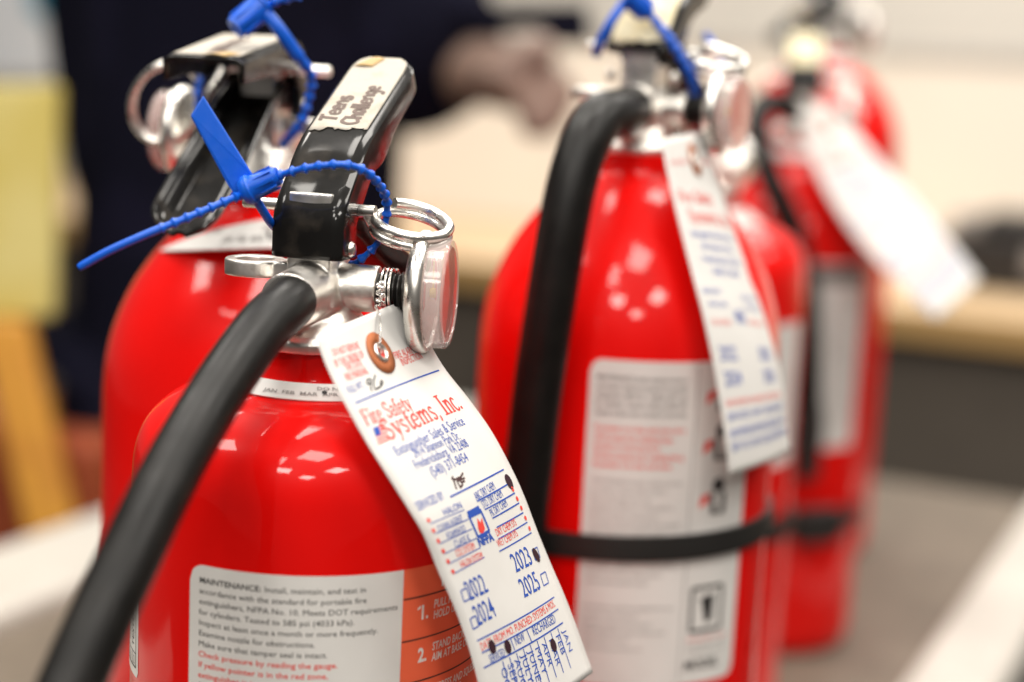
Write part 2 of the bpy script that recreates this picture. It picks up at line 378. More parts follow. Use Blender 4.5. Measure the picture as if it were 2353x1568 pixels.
# chair at far left
chair = thing('chair', 'yellow backed chair with slanting orange legs at the left edge', 'chair', (-520, 1640, -750))
def quad_panel(pts, d, th, name, mt, par):
    P = [un(x, y, d) for x, y in pts]; m = Mesh(); m.prism(P, FW * th); return bevel(m.build(name, mt, par, False), 6)
quad_panel([(-260, 195), (136, 190), (122, 730), (-270, 745)], 1640, 20, 'backrest', 'chair_yellow', chair)
quad_panel([(-60, 735), (60, 735), (190, 1290), (80, 1330)], 1620, 24, 'leg', 'chair_wood', chair)
quad_panel([(-330, 735), (-210, 735), (-330, 1330), (-450, 1290)], 1620, 24, 'leg', 'chair_wood', chair)
m = Mesh(); c = un(95, 1110, 1780); m.box(c, NR * 130, HD * 80, ZZ * 80); bevel(m.build('seat', 'seat_red', chair, False), 20, 4)
for dn, da in ((-105, 60), (105, 60)):
    m = Mesh(); q = c + NR * dn + HD * da; m.cyl((q.x, q.y, -750), q, 14, seg=16); m.build('leg', 'chair_wood', chair)
def on_board(px, py, al=3336):
    v = un(px, py, 1) - CAM; return CAM + v * ((al - CAM.dot(HD)) / v.dot(HD))
pb = thing('poster', 'pale poster with teal band on the board at top left', 'poster', on_board(40, 176))
for nm, mt, q, al in (('sheet', 'poster_white', [(-300, -260), (150, -260), (150, 176), (-300, 176)], 3336), ('teal_band', 'teal_print', [(60, -250), (146, -250), (146, 50), (105, 48), (70, 20)], 3332)):
    m = Mesh(); m.prism([on_board(*p, al) for p in q], HD * 3); bevel(m.build(nm, mt, pb, False), .5)
# person in the background
def skinmesh(name, verts, edges, radii, mt, parent, org, root=0, sub=2):
    me = bpy.data.meshes.new(name); me.from_pydata([((Vector(v) - org) * MM)[:] for v in verts], edges, [])
    o = bpy.data.objects.new(name, me); COL.objects.link(o); o.parent = parent; ORG[o.name] = org
    sk = o.modifiers.new('skin', 'SKIN'); sk.use_smooth_shade = True
    for i, r in enumerate(radii):
        r = r if isinstance(r, tuple) else (r, r)
        me.skin_vertices[0].data[i].radius = (r[0] * MM, r[1] * MM)
    me.skin_vertices[0].data[root].use_root = True
    s = o.modifiers.new('sub', 'SUBSURF'); s.levels = sub; s.render_levels = sub
    me.materials.append(MATS[mt]); return o
pc = un(548, 500, 1800); px0, py0 = pc.x, pc.y
def pp(x, y, z): return Vector((px0 + x, py0 + y, z))
person = thing('person', 'person in dark navy clothes standing behind the front extinguishers with one arm forward', 'person', (px0, py0, -750))
wrist = un(1125, 170, 1700); elbow = un(880, 130, 1790)
hand = un(1190, 200, 1690)
BV = [pp(0, 0, 130), pp(0, 5, 330), pp(0, 8, 520), pp(0, 5, 660), pp(0, 0, 740), pp(0, -10, 800), pp(0, -12, 890), pp(0, -5, 960),
      pp(165, 5, 640), elbow, wrist, hand, pp(-150, 5, 640), pp(-150, 30, 400), pp(-125, 0, 220), pp(-110, -20, 170),
      pp(85, 0, 60), pp(95, -5, -300), pp(95, 10, -690), pp(95, -90, -725), pp(-60, 0, 60), pp(-65, -5, -300), pp(-70, 10, -690), pp(-70, -90, -725)]
BE = [(0, 1), (1, 2), (2, 3), (3, 4), (4, 5), (5, 6), (6, 7), (3, 8), (8, 9), (9, 10), (10, 11), (3, 12), (12, 13), (13, 14), (14, 15), (0, 16), (16, 17), (17, 18), (18, 19), (0, 20), (20, 21), (21, 22), (22, 23)]
BR = [150, 138, 140, 120, 58, 62, 88, 60, 62, 44, 34, 44, 62, 44, 30, 36, 92, 62, 42, 34, 92, 62, 42, 34]
tips = [((1245, 150), (1300, 200), (1290, 265)), ((1240, 180), (1290, 235), (1268, 296)), ((1222, 205), (1268, 268), (1244, 318)), ((1200, 225), (1236, 285), (1212, 318)), ((1185, 140), (1235, 110), (1285, 125))]
for k, ch in enumerate(tips):
    prev = 11
    for j, (x, y) in enumerate(ch):
        BV.append(un(x, y, 1680 - 6 * k)); BE.append((prev, len(BV) - 1)); BR.append((20, 18, 15)[j]); prev = len(BV) - 1
skinmesh('body', BV, BE, BR, 'skin', person, Vector((px0, py0, -750)))
JV = [pp(0, 0, 20), pp(0, 0, 150), pp(0, 5, 330), pp(0, 8, 520), pp(0, 5, 665), pp(0, 0, 735), pp(168, 5, 645), elbow, un(1095, 168, 1705), pp(-150, 5, 645), pp(-150, 30, 400), pp(-125, 0, 215)]
JE = [(0, 1), (1, 2), (2, 3), (3, 4), (4, 5), (4, 6), (6, 7), (7, 8), (4, 9), (9, 10), (10, 11)]
skinmesh('jacket', JV, JE, [(170, 140), (184, 150), (186, 150), (190, 150), (160, 130), 78, 100, 125, 96, 82, 62, 48], 'navy_cloth', person, Vector((px0, py0, -750)), 1)
skinmesh('trousers', [pp(0, 0, 130), pp(85, 0, 60), pp(95, -5, -300), pp(95, 10, -700), pp(-60, 0, 60), pp(-65, -5, -300), pp(-70, 10, -700)],
         [(0, 1), (1, 2), (2, 3), (0, 4), (4, 5), (5, 6)], [140, 96, 74, 60, 96, 74, 60], 'navy_cloth', person, Vector((px0, py0, -750)))
ph = thing('held_object', 'dark flat object held in the hand of the person behind', 'held object', un(1220, 90, 1680))
m = Mesh(); m.prism([un(*q, 1672) for q in ((1060, 12), (1350, 8), (1362, 100), (1275, 98), (1245, 62), (1075, 66))], FW * 14); bevel(m.build('case', 'navy_cloth', ph, False), 3)

# ------------------------------------------------------------------ extinguisher
HW = {'T': (.75, [[(0, .95), (.7, 1.02)], [(.38, 1), (.3, 0)]]), 'e': (.55, [[(.05, .32), (.4, .4), (.3, .65), (.05, .5), (.1, .1), (.45, .08)]]),
      'n': (.58, [[(.02, .6), (.05, 0)], [(.05, .4), (.25, .62), (.4, .42), (.46, 0)]]), 's': (.52, [[(.42, .6), (.1, .55), (.15, .35), (.4, .25), (.3, 0), (0, .05)]]),
      'C': (.7, [[(.6, .9), (.2, .95), (0, .5), (.2, .03), (.62, .15)]]), 'h': (.58, [[(.02, 1.05), (.04, 0)], [(.04, .4), (.25, .62), (.42, .35), (.46, 0)]]),
      'a': (.6, [[(.42, .55), (.1, .6), (.02, .25), (.2, 0), (.4, .3), (.44, .58), (.52, 0)]]), 'l': (.28, [[(.08, 1.05), (.06, .1), (.2, 0)]]),
      'g': (.55, [[(.42, .55), (.1, .6), (.05, .25), (.3, .1), (.42, .5), (.38, -.3), (.08, -.35)]]), 'w': (.75, [[(0, .6), (.12, 0), (.3, .5), (.45, 0), (.65, .62)]]),
      'r': (.45, [[(.02, .6), (.06, 0)], [(.06, .38), (.22, .6), (.4, .55)]]), 'o': (.52, [[(.25, .6), (.02, .35), (.2, 0), (.44, .25), (.25, .6)]])}
def handwrite(pr, s, a, b, size, w, mi, sx=1.0):
    for c in s:
        adv, st = HW[c]; j = random.uniform(-.06, .06)
        for p in st: pr.stroke([(a + x * size * sx, b + (y + j) * size) for x, y in p], w * random.uniform(.85, 1.2), mi, 4)
        a += adv * size * sx

def fillet(poly, rr, n=6):
    P = [Vector((p[0], p[1], 0)) for p in poly]; out = [P[0]]
    for a, b, c in zip(P, P[1:], P[2:]):
        d1 = min(rr, (a - b).length * .45); d2 = min(rr, (c - b).length * .45)
        s = b + (a - b).normalized() * d1; e = b + (c - b).normalized() * d2
        for k in range(n + 1):
            t = k / n; out.append(s * (1 - t) ** 2 + b * 2 * t * (1 - t) + e * t * t)
    out.append(P[-1]); return [(p.x, p.y) for p in out]
def dense(poly, step):
    out = []
    for (a, b), (c, d) in zip(poly, poly[1:]):
        n = max(1, int(math.hypot(c - a, d - b) / step))
        out += [(a + (c - a) * k / n, b + (d - b) * k / n) for k in range(n)]
    return out + [poly[-1]]

def extinguisher(label, x, y, F, prof, yaw, paint='red_paint', lever=None, far=False, hose=None, hose_r=8.0, ring=(-8, 23.5, -14, 30.5),
                 ring_tilt=(0, 0), head=1.0, dimple=True, end_round=True, lever_w=11.0, tape=None, handle=None, pin_h=40.5, pin_u=3, tie_side=1, gyaw=0.0, service=True, gauge_r=17.6, seam=False):
    base = Vector((x, y, 0)); ext = thing('fire_extinguisher', label, 'fire extinguisher', base, 'red fire extinguishers standing in a row')
    U = Vector((math.sin(R_(yaw)), math.cos(R_(yaw)), 0)); V = Vector((math.cos(R_(yaw)), -math.sin(R_(yaw)), 0))
    VG = Vector((math.cos(R_(yaw + gyaw)), -math.sin(R_(yaw + gyaw)), 0)); UG = Vector((math.sin(R_(yaw + gyaw)), math.cos(R_(yaw + gyaw)), 0))
    def G(u, v, h): return base + UG * u + VG * v + ZZ * (F + h)
    def L(u, v, h): return base + U * (u * head) + V * (v * head) + ZZ * (F + h * head)
    # pressure cylinder
    r = max(p[0] for p in prof)
    pf = [(0.0, 3), (r - 14, 2), (r - 8, 0), (r - 3, 3), (r - .6, 9), (r, 16)]
    low = [(r, F + prof[-1][1])]
    top = [(a, F + b) for a, b in reversed(prof)]
    sm = cr([(a, b, 0) for a, b in top], 5)
    m = Mesh(); m.lathe(pf + [(p.x, p.y) for p in sm] + [(0, F + 1)], base, seg=128 if not far else 72); m.build('cylinder', paint, ext, sharp=50)
    # loose service ring round the neck
    if service:
        h0, r0, h1, r1 = ring; ax = (ZZ + U * ring_tilt[0] + V * ring_tilt[1]).normalized()
        m = Mesh(); m.lathe([(r0, h0), (r1, h1), (r1 + .5, h1 - .5), (r1, h1 - 1), (r0, h0 - 1)], L(0, 0, 0), ax, 96, closed=True)
        ro = m.build('service_ring', 'ring_white', ext)
        e1 = Vector((math.sin(R_(6)), -math.cos(R_(6)), 0)); e1 = (e1 - ax * e1.dot(ax)).normalized(); e2 = ax.cross(e1)
        def rf(a, b, lift):
            rr = r1 + (r0 - r1) * b; t = a / r1
            nn = (e1 * math.cos(t) + e2 * math.sin(t)); return L(0, 0, 0) + ax * (h1 + (h0 - h1) * b + lift * .6) + nn * (rr + lift)
        pr = Print(rf, PM); pr.lift = .25
        for s, a, b in (('DO NOT REMOVE', 1, .55), ('JAN  FEB  MAR  APR  MAY', -16, .18), ('SERVICE', -30, .55), ('VERIFICATION', 22, .55), ('JUN JUL AUG', 20, .18)):
            vs, fs, w = glyphs(s, 0.01); sx = 1.9
            pr.me.add([rf(a + xx * sx, b + yy * .22, .25) for xx, yy in vs], fs, GR)
        pr.dot(3.5, .42, .9, .12, K); pr.build('printed_text', ro)
    # cast valve body: flange, block, gauge arm, hose boss, bracket lug, fused together
    m = Mesh()
    m.lathe([(0, -2), (21, -2), (21.5, 1), (20, 3), (14.5, 7), (11, 12), (9, 20), (0, 22)], L(0, 0, 0), ZZ, 48)
    m.box(L(0, 0, 28), U * 9 * head, V * 7.2 * head, ZZ * 18 * head)
    m.cyl(G(0, 0, 16.5), G(0, 19.5, 16.5), 7.4 * head, seg=40)
    m.cyl(L(2, 0, 16), L(-25, 0, 14.5), 9.2 * head, 8.8 * head, seg=40)
    m.cyl(L(-5, 0, 14), L(-12, 0, 14), 11.0 * head, 10.0 * head, seg=6)
    m.lathe([(9.6, -2.6), (9.6, 2.6), (6.0, 2.6), (6.0, -2.6)], L(-1, -21, 21), ZZ, 40, closed=True)
    m.box(L(-1, -10, 21), V * 4, U * 5, ZZ * 2.6)
    vb = m.build('valve_body', 'cast_metal', ext)
    rm = vb.modifiers.new('fuse', 'REMESH'); rm.mode = 'VOXEL'; rm.voxel_size = (0.55 if not far else 0.9) * MM; rm.use_smooth_shade = True
    sm_ = vb.modifiers.new('soft', 'SMOOTH'); sm_.factor = .5; sm_.iterations = 5
    # gauge
    m = Mesh(); m.cyl(G(0, 18, 16.5), G(0, 29, 16.5), 5.2 * head, seg=32)
    for k in range(5): m.lathe([(5.1, 0), (6.0, .6), (5.1, 1.2)], G(0, 20.2 + 1.5 * k, 16.5), VG, 32)
    m.build('gauge_stem', 'dark_thread', ext)
    gs = gauge_r / 17.6
    m = Mesh(); m.lathe([(0, 0), (7, 0), (8, 1), (14.5 * gs, 2.2), (16.6 * gs, 3.0), (17.6 * gs, 4.6), (17.6 * gs, 6.4), (16.8 * gs, 7.8), (15.6 * gs, 8.0), (15.2 * gs, 7.0), (0, 6.6)], G(0, 28, 16.5), VG, 96)
    gc = m.build('gauge_case', 'nickel', ext, sharp=60)
    m = Mesh(); m.lathe([(14.2 * gs, 0), (15.5 * gs, 0), (15.5 * gs, 6.0), (15.0 * gs, 6.7), (13.6 * gs, 6.9), (13.4 * gs, 6.2), (14.2 * gs, 5.4)], G(0, 35.2, 16.5), VG, 96, closed=True)
    m.build('lens_rim', 'lens_clear', gc, sharp=30)
    m = Mesh(); m.lathe([(13.6 * gs, 0), (13.3 * gs, .5), (8 * gs, 1.0), (0, 1.2)], G(0, 41.2, 16.5), VG, 96)
    m.build('lens', 'lens_plastic', gc, sharp=30)
    m = Mesh(); m.lathe([(0, 0), (13.4 * gs, 0), (13.4 * gs, .5), (0, .5)], G(0, 34.9, 16.5), VG, 64, 0)
    e1, e2 = UG * -1, ZZ
    for a0, a1, mi in ((35, 85, 2), (95, 200, 1), (-20, 25, 1)):
        vs = []
        for k in range(13):
            t = R_(a0 + (a1 - a0) * k / 12); d = e1 * math.cos(t) + e2 * math.sin(t)
            vs += [G(0, 35.6, 16.5) + d * 8.5, G(0, 35.6, 16.5) + d * 12.5]
        m.add(vs, [(2 * k, 2 * k + 1, 2 * k + 3, 2 * k + 2) for k in range(12)], mi)
    m.build('dial', ['dial_white', 'dial_red', 'dial_green'], gc, False)
    m = Mesh(); m.prism([G(0, 36.2, 15.7), G(-.6, 36.2, 26.5), G(.6, 36.2, 26.5), G(1, 36.2, 15.7)], VG * .4); m.cyl(G(0, 35.6, 16.5), G(0, 37.2, 16.5), 1.6, seg=16)
    m.build('needle', 'yellow_paint', gc, False)
    # squeeze lever (pressed channel)
    lv = lever or [(-11, 26), (-11, 41), (9, 61.5), (55, 86)]
    topp = dense(fillet(lv, 7), 1.6)
    lens = [0]
    for a, b in zip(topp, topp[1:]): lens.append(lens[-1] + math.hypot(b[0] - a[0], b[1] - a[1]))
    TL = lens[-1]
    def path(s):
        s = max(0, min(TL, s)); i = 0
        while i < len(lens) - 2 and lens[i + 1] < s: i += 1
        k = (s - lens[i]) / max(1e-6, lens[i + 1] - lens[i])
        p = (topp[i][0] + (topp[i + 1][0] - topp[i][0]) * k, topp[i][1] + (topp[i + 1][1] - topp[i][1]) * k)
        a = topp[max(i - 1, 0)]; b = topp[min(i + 2, len(topp) - 1)]
        d = math.hypot(b[0] - a[0], b[1] - a[1]); return p, (-(b[1] - a[1]) / d, (b[0] - a[0]) / d)
    def halfw(s):
        w = lever_w
        if end_round and s > TL - 9: w = lever_w - 4.2 * (1 - math.sqrt(max(0, 1 - ((s - TL + 9) / 9) ** 2)))
        return w
    NV = 14
    def tp(s, q, lift=0.0):
        (pu, ph_), (nu, nh) = path(s); w = halfw(s); dz = 0.0
        if dimple:
            e = math.hypot((s - 26) / 8, (q * w) / 7.0); dz = -1.1 * math.exp(-(e ** 2.6))
        ed = max(0, abs(q) - .8) / .2; dz -= 1.4 * ed * ed
        # the front face looks forward, its normal is -u
        return L(pu + nu * (dz + lift), q * w, ph_ + nh * (dz + lift))
    # lower edge of the side flanges: the lever line offset inwards
    seg = [math.hypot(q[0] - p[0], q[1] - p[1]) for p, q in zip(lv, lv[1:])]; tot_ = sum(seg); cum = [0]
    for g in seg: cum.append(cum[-1] + g * TL / tot_)
    nrm = [(-(q[1] - p[1]) / g, (q[0] - p[0]) / g) for p, q, g in zip(lv, lv[1:], seg)]
    lowv = []
    for i, p in enumerate(lv):
        dd = 13.0 - 5.0 * cum[i] / TL
        na = nrm[max(i - 1, 0)]; nb = nrm[min(i, len(nrm) - 1)]; bx, by = na[0] + nb[0], na[1] + nb[1]; bl = math.hypot(bx, by)
        c_ = bl / 2; lowv.append((p[0] - bx / bl * dd / c_, p[1] - by / bl * dd / c_))
    def low_at(s):
        i = 0
        while i < len(cum) - 2 and cum[i + 1] < s: i += 1
        k = (s - cum[i]) / (cum[i + 1] - cum[i]); a, b = lowv[i], lowv[i + 1]
        bulge = 2.6 * math.exp(-((s / TL - .55) / .1) ** 2)
        return a[0] + (b[0] - a[0]) * k + bulge * .5, a[1] + (b[1] - a[1]) * k - bulge
    m = Mesh(); ns = 46; vs = []
    for i in range(ns + 1):
        s = TL * i / ns; lu, lh = low_at(s); w = halfw(s)
        vs += [L(lu, -w, lh)] + [tp(s, -1 + 2 * j / NV) for j in range(NV + 1)] + [L(lu, w, lh)]
    cn = NV + 3
    fs = [(i * cn + j, i * cn + j + 1, (i + 1) * cn + j + 1, (i + 1) * cn + j) for i in range(ns) for j in range(cn - 1)]
    if end_round:
        b = ns * cn; fs.append(tuple(b + j for j in range(cn)))
    m.add(vs, fs)
    lo = m.build('squeeze_lever', 'black_enamel', ext, sharp=38, recalc=True)
    solid(lo, 1.5, 0)
    bevel(lo, .45, 2, 50)
    for sg in (-1, 1):
        m = Mesh(); m.lathe([(0, 2.0), (1.8, 1.6), (2.6, .5), (2.6, -1)], L(-3, sg * (lever_w + .2), 29), V * sg, 24); m.build('rivet', 'steel_rivet', lo)
    if tape:
        s0, s1, words, size, mt, flip = tape
        m = Mesh(); q = .86
        def edge(i): return (random.uniform(-.5, .5) if i in (0, 1) else 0)
        jag = [random.uniform(-1, 1) for _ in range(21)]
        def tf(i, j):
            s = s0 + (s1 - s0) * j
            if j == 0: s += 1.2 * jag[int(i * 20)] + 2.2 * i
            return tp(s, -q + 2 * q * i, .95)
        m.grid(tf, 20, 24); to = m.build('masking_tape', mt, lo); solid(to, .2, 1)
        def hf(a, b, lift):
            if flip: return tp(s1 - a, b / lever_w, 1.32)
            return tp(s0 + a, -b / lever_w, 1.32)
        pr = Print(hf, PM)
        for (wd_, a, b, sx) in words: handwrite(pr, wd_, a, b, size, 1.15 if size < 8 else 1.7, MARK, sx)
        pr.build('handwriting', to)
        m = Mesh(); e = TL - 3
        m.grid(lambda i, j: tp(e - 4 + 6 * j, -.8 + .6 * i + .25 * j, 1.3 + .6 * math.sin(3 * i)), 6, 6); solid(m.build('glue_residue', 'tape_glue', to), .2)
    # carrying handle below the lever, spoon shaped
    hn = handle or [(-6, 34), (14, 33), (40, 20), (84, 2)]
    hp = dense(fillet(hn, 12), 3); m = Mesh(); n = len(hp); vs = []
    acc = 0; tot = sum(math.hypot(b[0] - a[0], b[1] - a[1]) for a, b in zip(hp, hp[1:]))
    for i, (a, b) in enumerate(hp):
        if i: acc += math.hypot(a - hp[i - 1][0], b - hp[i - 1][1])
        k = acc / tot; w = 9.5 + 3.0 * min(1, k * 1.6)
        if acc > tot - 12: w *= math.sqrt(max(.06, 1 - ((acc - tot + 12) / 12.4) ** 2))
        p0 = hp[max(i - 1, 0)]; p1 = hp[min(i + 1, n - 1)]; d = math.hypot(p1[0] - p0[0], p1[1] - p0[1]); nu, nh = -(p1[1] - p0[1]) / d, (p1[0] - p0[0]) / d
        for j in range(19):
            q = -1 + j / 9; lip = 6.0 * (max(0, abs(q) - .45) / .55) ** 2.5 * min(1, (tot - acc) / 9 + .45) + 3.2 * max(0, (acc - tot + 14) / 14) ** 2 * (1 - abs(q) ** 2)
            vs.append(L(a + nu * lip, q * w, b + nh * lip))
    m.add(vs, [(i * 19 + j, i * 19 + j + 1, (i + 1) * 19 + j + 1, (i + 1) * 19 + j) for i in range(n - 1) for j in range(18)])
    ho = m.build('carry_handle', 'black_enamel', ext); solid(ho, 1.6, 0); bevel(ho, .4, 2, 60)
    # safety pin with split ring
    m = Mesh(); m.tube([L(pin_u, -27, pin_h), L(pin_u, -26.4, pin_h), L(pin_u, 17, pin_h)], [1.7, 2.0, 2.0], 20); po = m.build('pull_pin', 'nickel', ext)
    m = Mesh(); pts = []; rr = 11.6 if tie_side > 0 else 14.6; ea = (V - ZZ * .22).normalized() if tie_side > 0 else (V - ZZ * .3).normalized(); eb = (U * .96 + ZZ * .2).normalized() if tie_side > 0 else (U * .3 + ZZ * .95).normalized()
    cen = L(pin_u + 4, 27.5, pin_h - 5.5) if tie_side > 0 else L(pin_u + 14, 33, pin_h - 15); en = ea.cross(eb).normalized()
    for k in range(84):
        t = math.pi + .25 + k / 83 * 2 * math.pi * 1.85
        pts.append(cen + (ea * math.cos(t) + eb * math.sin(t)) * rr + en * (k / 83 * 5.6 - 1.2))
    m.tube([L(pin_u, 14, pin_h)] + pts, [1.9] + [1.7 if tie_side > 0 else 1.35] * 84, 14); m.build('ring', 'nickel', po)
    # hose
    if hose:
        P = cr([L(*hose[0])] + [un(*p) for p in hose[1]], 10); m = Mesh(); m.tube(P, hose_r, 28)
        hs = m.build('hose', 'rubber', ext)
        if seam:
            Q = resample(P, 3.2)[6:]; m = Mesh()
            for a_, b_ in zip(Q, Q[1:]):
                t_d = (b_ - a_).normalized(); side = t_d.cross((CAM - a_).normalized()).normalized(); side = side if side.dot(RT) > 0 else -side
                o_ = (side * .80 + (CAM - a_).normalized() * .6).normalized()
                m.box(a_ + o_ * (hose_r + .1), t_d * random.uniform(.7, 1.2), t_d.cross(o_) * .9, o_ * .5)
            bevel(m.build('mould_seam', 'rubber', hs, True), .3, 2)
        m = Mesh(); d = (P[-1] - P[-3]).normalized(); m.lathe([(0, 0), (hose_r + 1.6, 0), (hose_r + 2.2, 18), (hose_r - 1, 52), (hose_r - 2.5, 52)], P[-1] - d * 6, d, 32); m.build('nozzle', 'black_plastic', hs)
    return ext, L, U, V, base

def cyl_fn(base, R):
    def fn(a, z, lift):       # a = arc length in mm from the direction facing the photographer's side
        t = a / R; return base + Vector((math.sin(t) * (R + lift), -math.cos(t) * (R + lift), z))
    return fn
def label_patch(ext, fn, a0, a1, z0, z1, mt, name='label', rc=4.0, lift=.12, round_=(1, 1, 1, 1)):
    """rounded sheet on the cylinder; round_ = tl, tr, br, bl"""
    m = Mesh()
    def f(i, j):
        a = a0 + (a1 - a0) * i
        def inset(d, on): return rc - math.sqrt(max(0, rc * rc - (rc - d) ** 2)) if on and d < rc else 0
        dl, dr = a - a0, a1 - a
        zt = z1 - max(inset(dl, round_[0]), inset(dr, round_[1])); zb = z0 + max(inset(dl, round_[3]), inset(dr, round_[2]))
        return fn(a, zb + (zt - zb) * j, lift)
    def warp(i, j):
        return f(i, j)
    n = max(24, int((a1 - a0) / 1.0)); m.grid(warp, n, 6); return m.build(name, mt, ext)
PROF_A = [(18.5, 0), (18.5, -10), (22, -12.5), (33, -15), (41, -17.5), (48, -22), (53, -28), (55.8, -36), (56.5, -46), (56.5, -60)]
PROF_B = [(20.5, 0), (21, -9), (26, -13), (33, -18.5), (39, -25), (45.5, -33), (52, -43), (57.5, -55), (61, -67), (62.6, -80), (63, -95)]
# ------------------------------------------------------------------ the six extinguishers
def place(px, py, d): p = un(px, py, d); return p.x, p.y, p.z
# front one
x, y, F1 = place(728, 775, 537)
e1, L1, U1, V1, B1 = extinguisher('nearest red extinguisher, sharp in focus, with thick black hose and lettered white and orange label', x, y, F1, PROF_A, 15,
    hose=((-20, 0, 15), [(655, 705, 505), (603, 755, 492), (545, 833, 478), (482, 930, 464), (420, 1035, 450), (355, 1160, 436), (293, 1290, 424), (232, 1420, 414), (176, 1545, 406), (130, 1660, 400), (90, 1790, 398), (60, 1920, 400)]),
    tape=(47, 95, (('Teens', 5, 2.2, 1.0), ('Challenge', 4, -5.4, .95)), 5.6, 'masking_tape', False), ring=(-10, 25.5, -13.8, 29.6), ring_tilt=(.02, .015), gyaw=-8.0, gauge_r=19.4)
fn = cyl_fn(B1, 56.5); RR = 56.5
A = lambda deg: R_(deg + 6.6) * RR
lb = label_patch(e1, fn, A(-38), A(29), 90, F1 - 60, 'label_white', rc=5, round_=(1, 0, 0, 1))
pr = Print(fn, PM); pr.lift = .2
zl = F1 - 65.4; rows = ['accordance with the standard for portable fire', 'extinguishers, NFPA No. 10. Meets DOT requirements', 'for cylinders. Tested to 585 psi (4033 kPa).',
        'Inspect at least once a month or more frequently.', 'Examine nozzle for obstructions.', 'Make sure that tamper seal is intact.']
al = A(-34.4); cap = 1.75; xs = 1.0
_, _, wref = glyphs('extinguishers, NFPA No. 10. Meets DOT requirements'); xs_ = (A(27.2) - al) / wref / cap
pr.text('MAINTENANCE:', al, zl, cap, K, bold=.016, xs=xs_ * 1.02); wm = glyphs('MAINTENANCE:', .016)[2] * cap * xs_ * 1.02
pr.text('Install, maintain, and test in', al + wm + 1.0, zl, cap, K, xs=xs_)
for i, t in enumerate(rows): pr.text(t, al, zl - 3.23 * (i + 1), cap, K, xs=xs_)
for i, t in enumerate(['Check pressure by reading the gauge.', 'If yellow pointer is in the red zone,', 'extinguisher is inoperable.']):
    pr.text(t, al, zl - 3.23 * (7 + i), cap, RD, xs=xs_ * 1.04, bold=.01)
pr.text('AFTER USE:', al, zl - 3.23 * 10, cap, K, bold=.016, xs=xs_); wm = glyphs('AFTER USE:', .016)[2] * cap * xs_
pr.text('Recharge at once with', al + wm + 1, zl - 3.23 * 10, cap, K, xs=xs_)
pr.build('printed_text', lb)
lo_ = label_patch(e1, fn, A(29) + .05, A(105), 90, F1 - 60, 'label_orange', 'instruction_label', rc=5, round_=(0, 1, 1, 0))
pr = Print(fn, PM); pr.lift = .2; oa = A(29)
zt = F1 - 60
for k, z in enumerate((zt - 9.2, zt - 22.4, zt - 35.8, zt - 49)): pr.line(oa + .2, z, A(104), z, .45, K, 40)
pr.text('INSTRUCTIONS', oa + 14.5, zt - 7.6, 5.6, WH, bold=.02, xs=.7)
for n_, z, (w1, w2) in (('1.', zt - 15.8, ('PULL PIN', 'HOLD UPRIGHT')), ('2.', zt - 29.2, ('STAND BACK 8 FEET', 'AIM AT BASE OF FIRE')), ('3.', zt - 42.6, ('DEPRESS AND SQUEEZE', 'SIDE TO SIDE'))):
    pr.text(n_, oa + 6.2, z - .6, 4.3, WH, bold=.03, xs=.8)
    if n_ == '1.': pr.poly([(oa + 6.5, z + 3.75), (oa + 5.4, z + 3.0), (oa + 5.4, z + 2.4), (oa + 6.6, z + 2.9)], WH)
    pr.text(w1, oa + 11.8, z + 1.9, 2.55, WH, bold=.016, xs=.72, shear=.12); pr.text(w2, oa + 11.8, z - 1.5, 2.55, WH, bold=.016, xs=.72, shear=.12)
pr.build('printed_text', lo_)
ls = label_patch(e1, fn, A(-108), A(-66.5), F1 - 105, F1 - 70, 'label_white', 'dated_sticker', rc=2, round_=(1, 1, 1, 1))
pr = Print(fn, PM); pr.lift = .2; sa = A(-66.5)
pr.line(sa - 2.2, F1 - 102, sa - 2.2, F1 - 71, .5, K); pr.line(sa - 36, F1 - 102, sa - 2.2, F1 - 102, .5, K, 30); pr.line(sa - 36, F1 - 97.5, sa - 2.2, F1 - 97.5, .35, K, 30)
for k in range(8):
    pr.line(sa - 2.2 - 4.2 * (k + 1), F1 - 102, sa - 2.2 - 4.2 * (k + 1), F1 - 97.5, .3, K); pr.text(str(12 - k), sa - 6.0 - 4.2 * k, F1 - 101.2, 2.7, K, xs=.62)
pr.text('TESTER', sa - 4.4, F1 - 96, 2.6, K, ang=math.pi / 2, bold=.01); pr.text('COMPANY', sa - 11, F1 - 96, 2.6, K, ang=math.pi / 2); pr.line(sa - 3.6, F1 - 82, sa - 3.6, F1 - 71, .3, K)
pr.build('printed_text', ls)

# second, behind the front one
x, y, F2 = place(605, 412, 660)
e2, L2, U2, V2, B2 = extinguisher('red extinguisher directly behind the nearest one, its handles pointing at the viewer', x, y, F2, [(a * (.955 if a > 30 else 1), b) for a, b in PROF_B], 180 + 11, paint='red_paint',
    lever=[(-11, 26), (-11, 40), (4, 55), (65, 46)], lever_w=14.2, dimple=False, end_round=False,
    tape=(42, 92, (('wonnror', 6, -3, 1.0),), 9.0, 'masking_tape', True), handle=[(-6, 34), (10, 32), (30, 19), (82, -15)], ring=(-16, 24, -26, 40), ring_tilt=(-.10, .10), pin_h=42.5, pin_u=4, tie_side=-1,
    hose=((-20, 0, 15), [(700, 330, 705), (740, 420, 725), (745, 560, 735), (740, 800, 740), (735, 1100, 745)]))
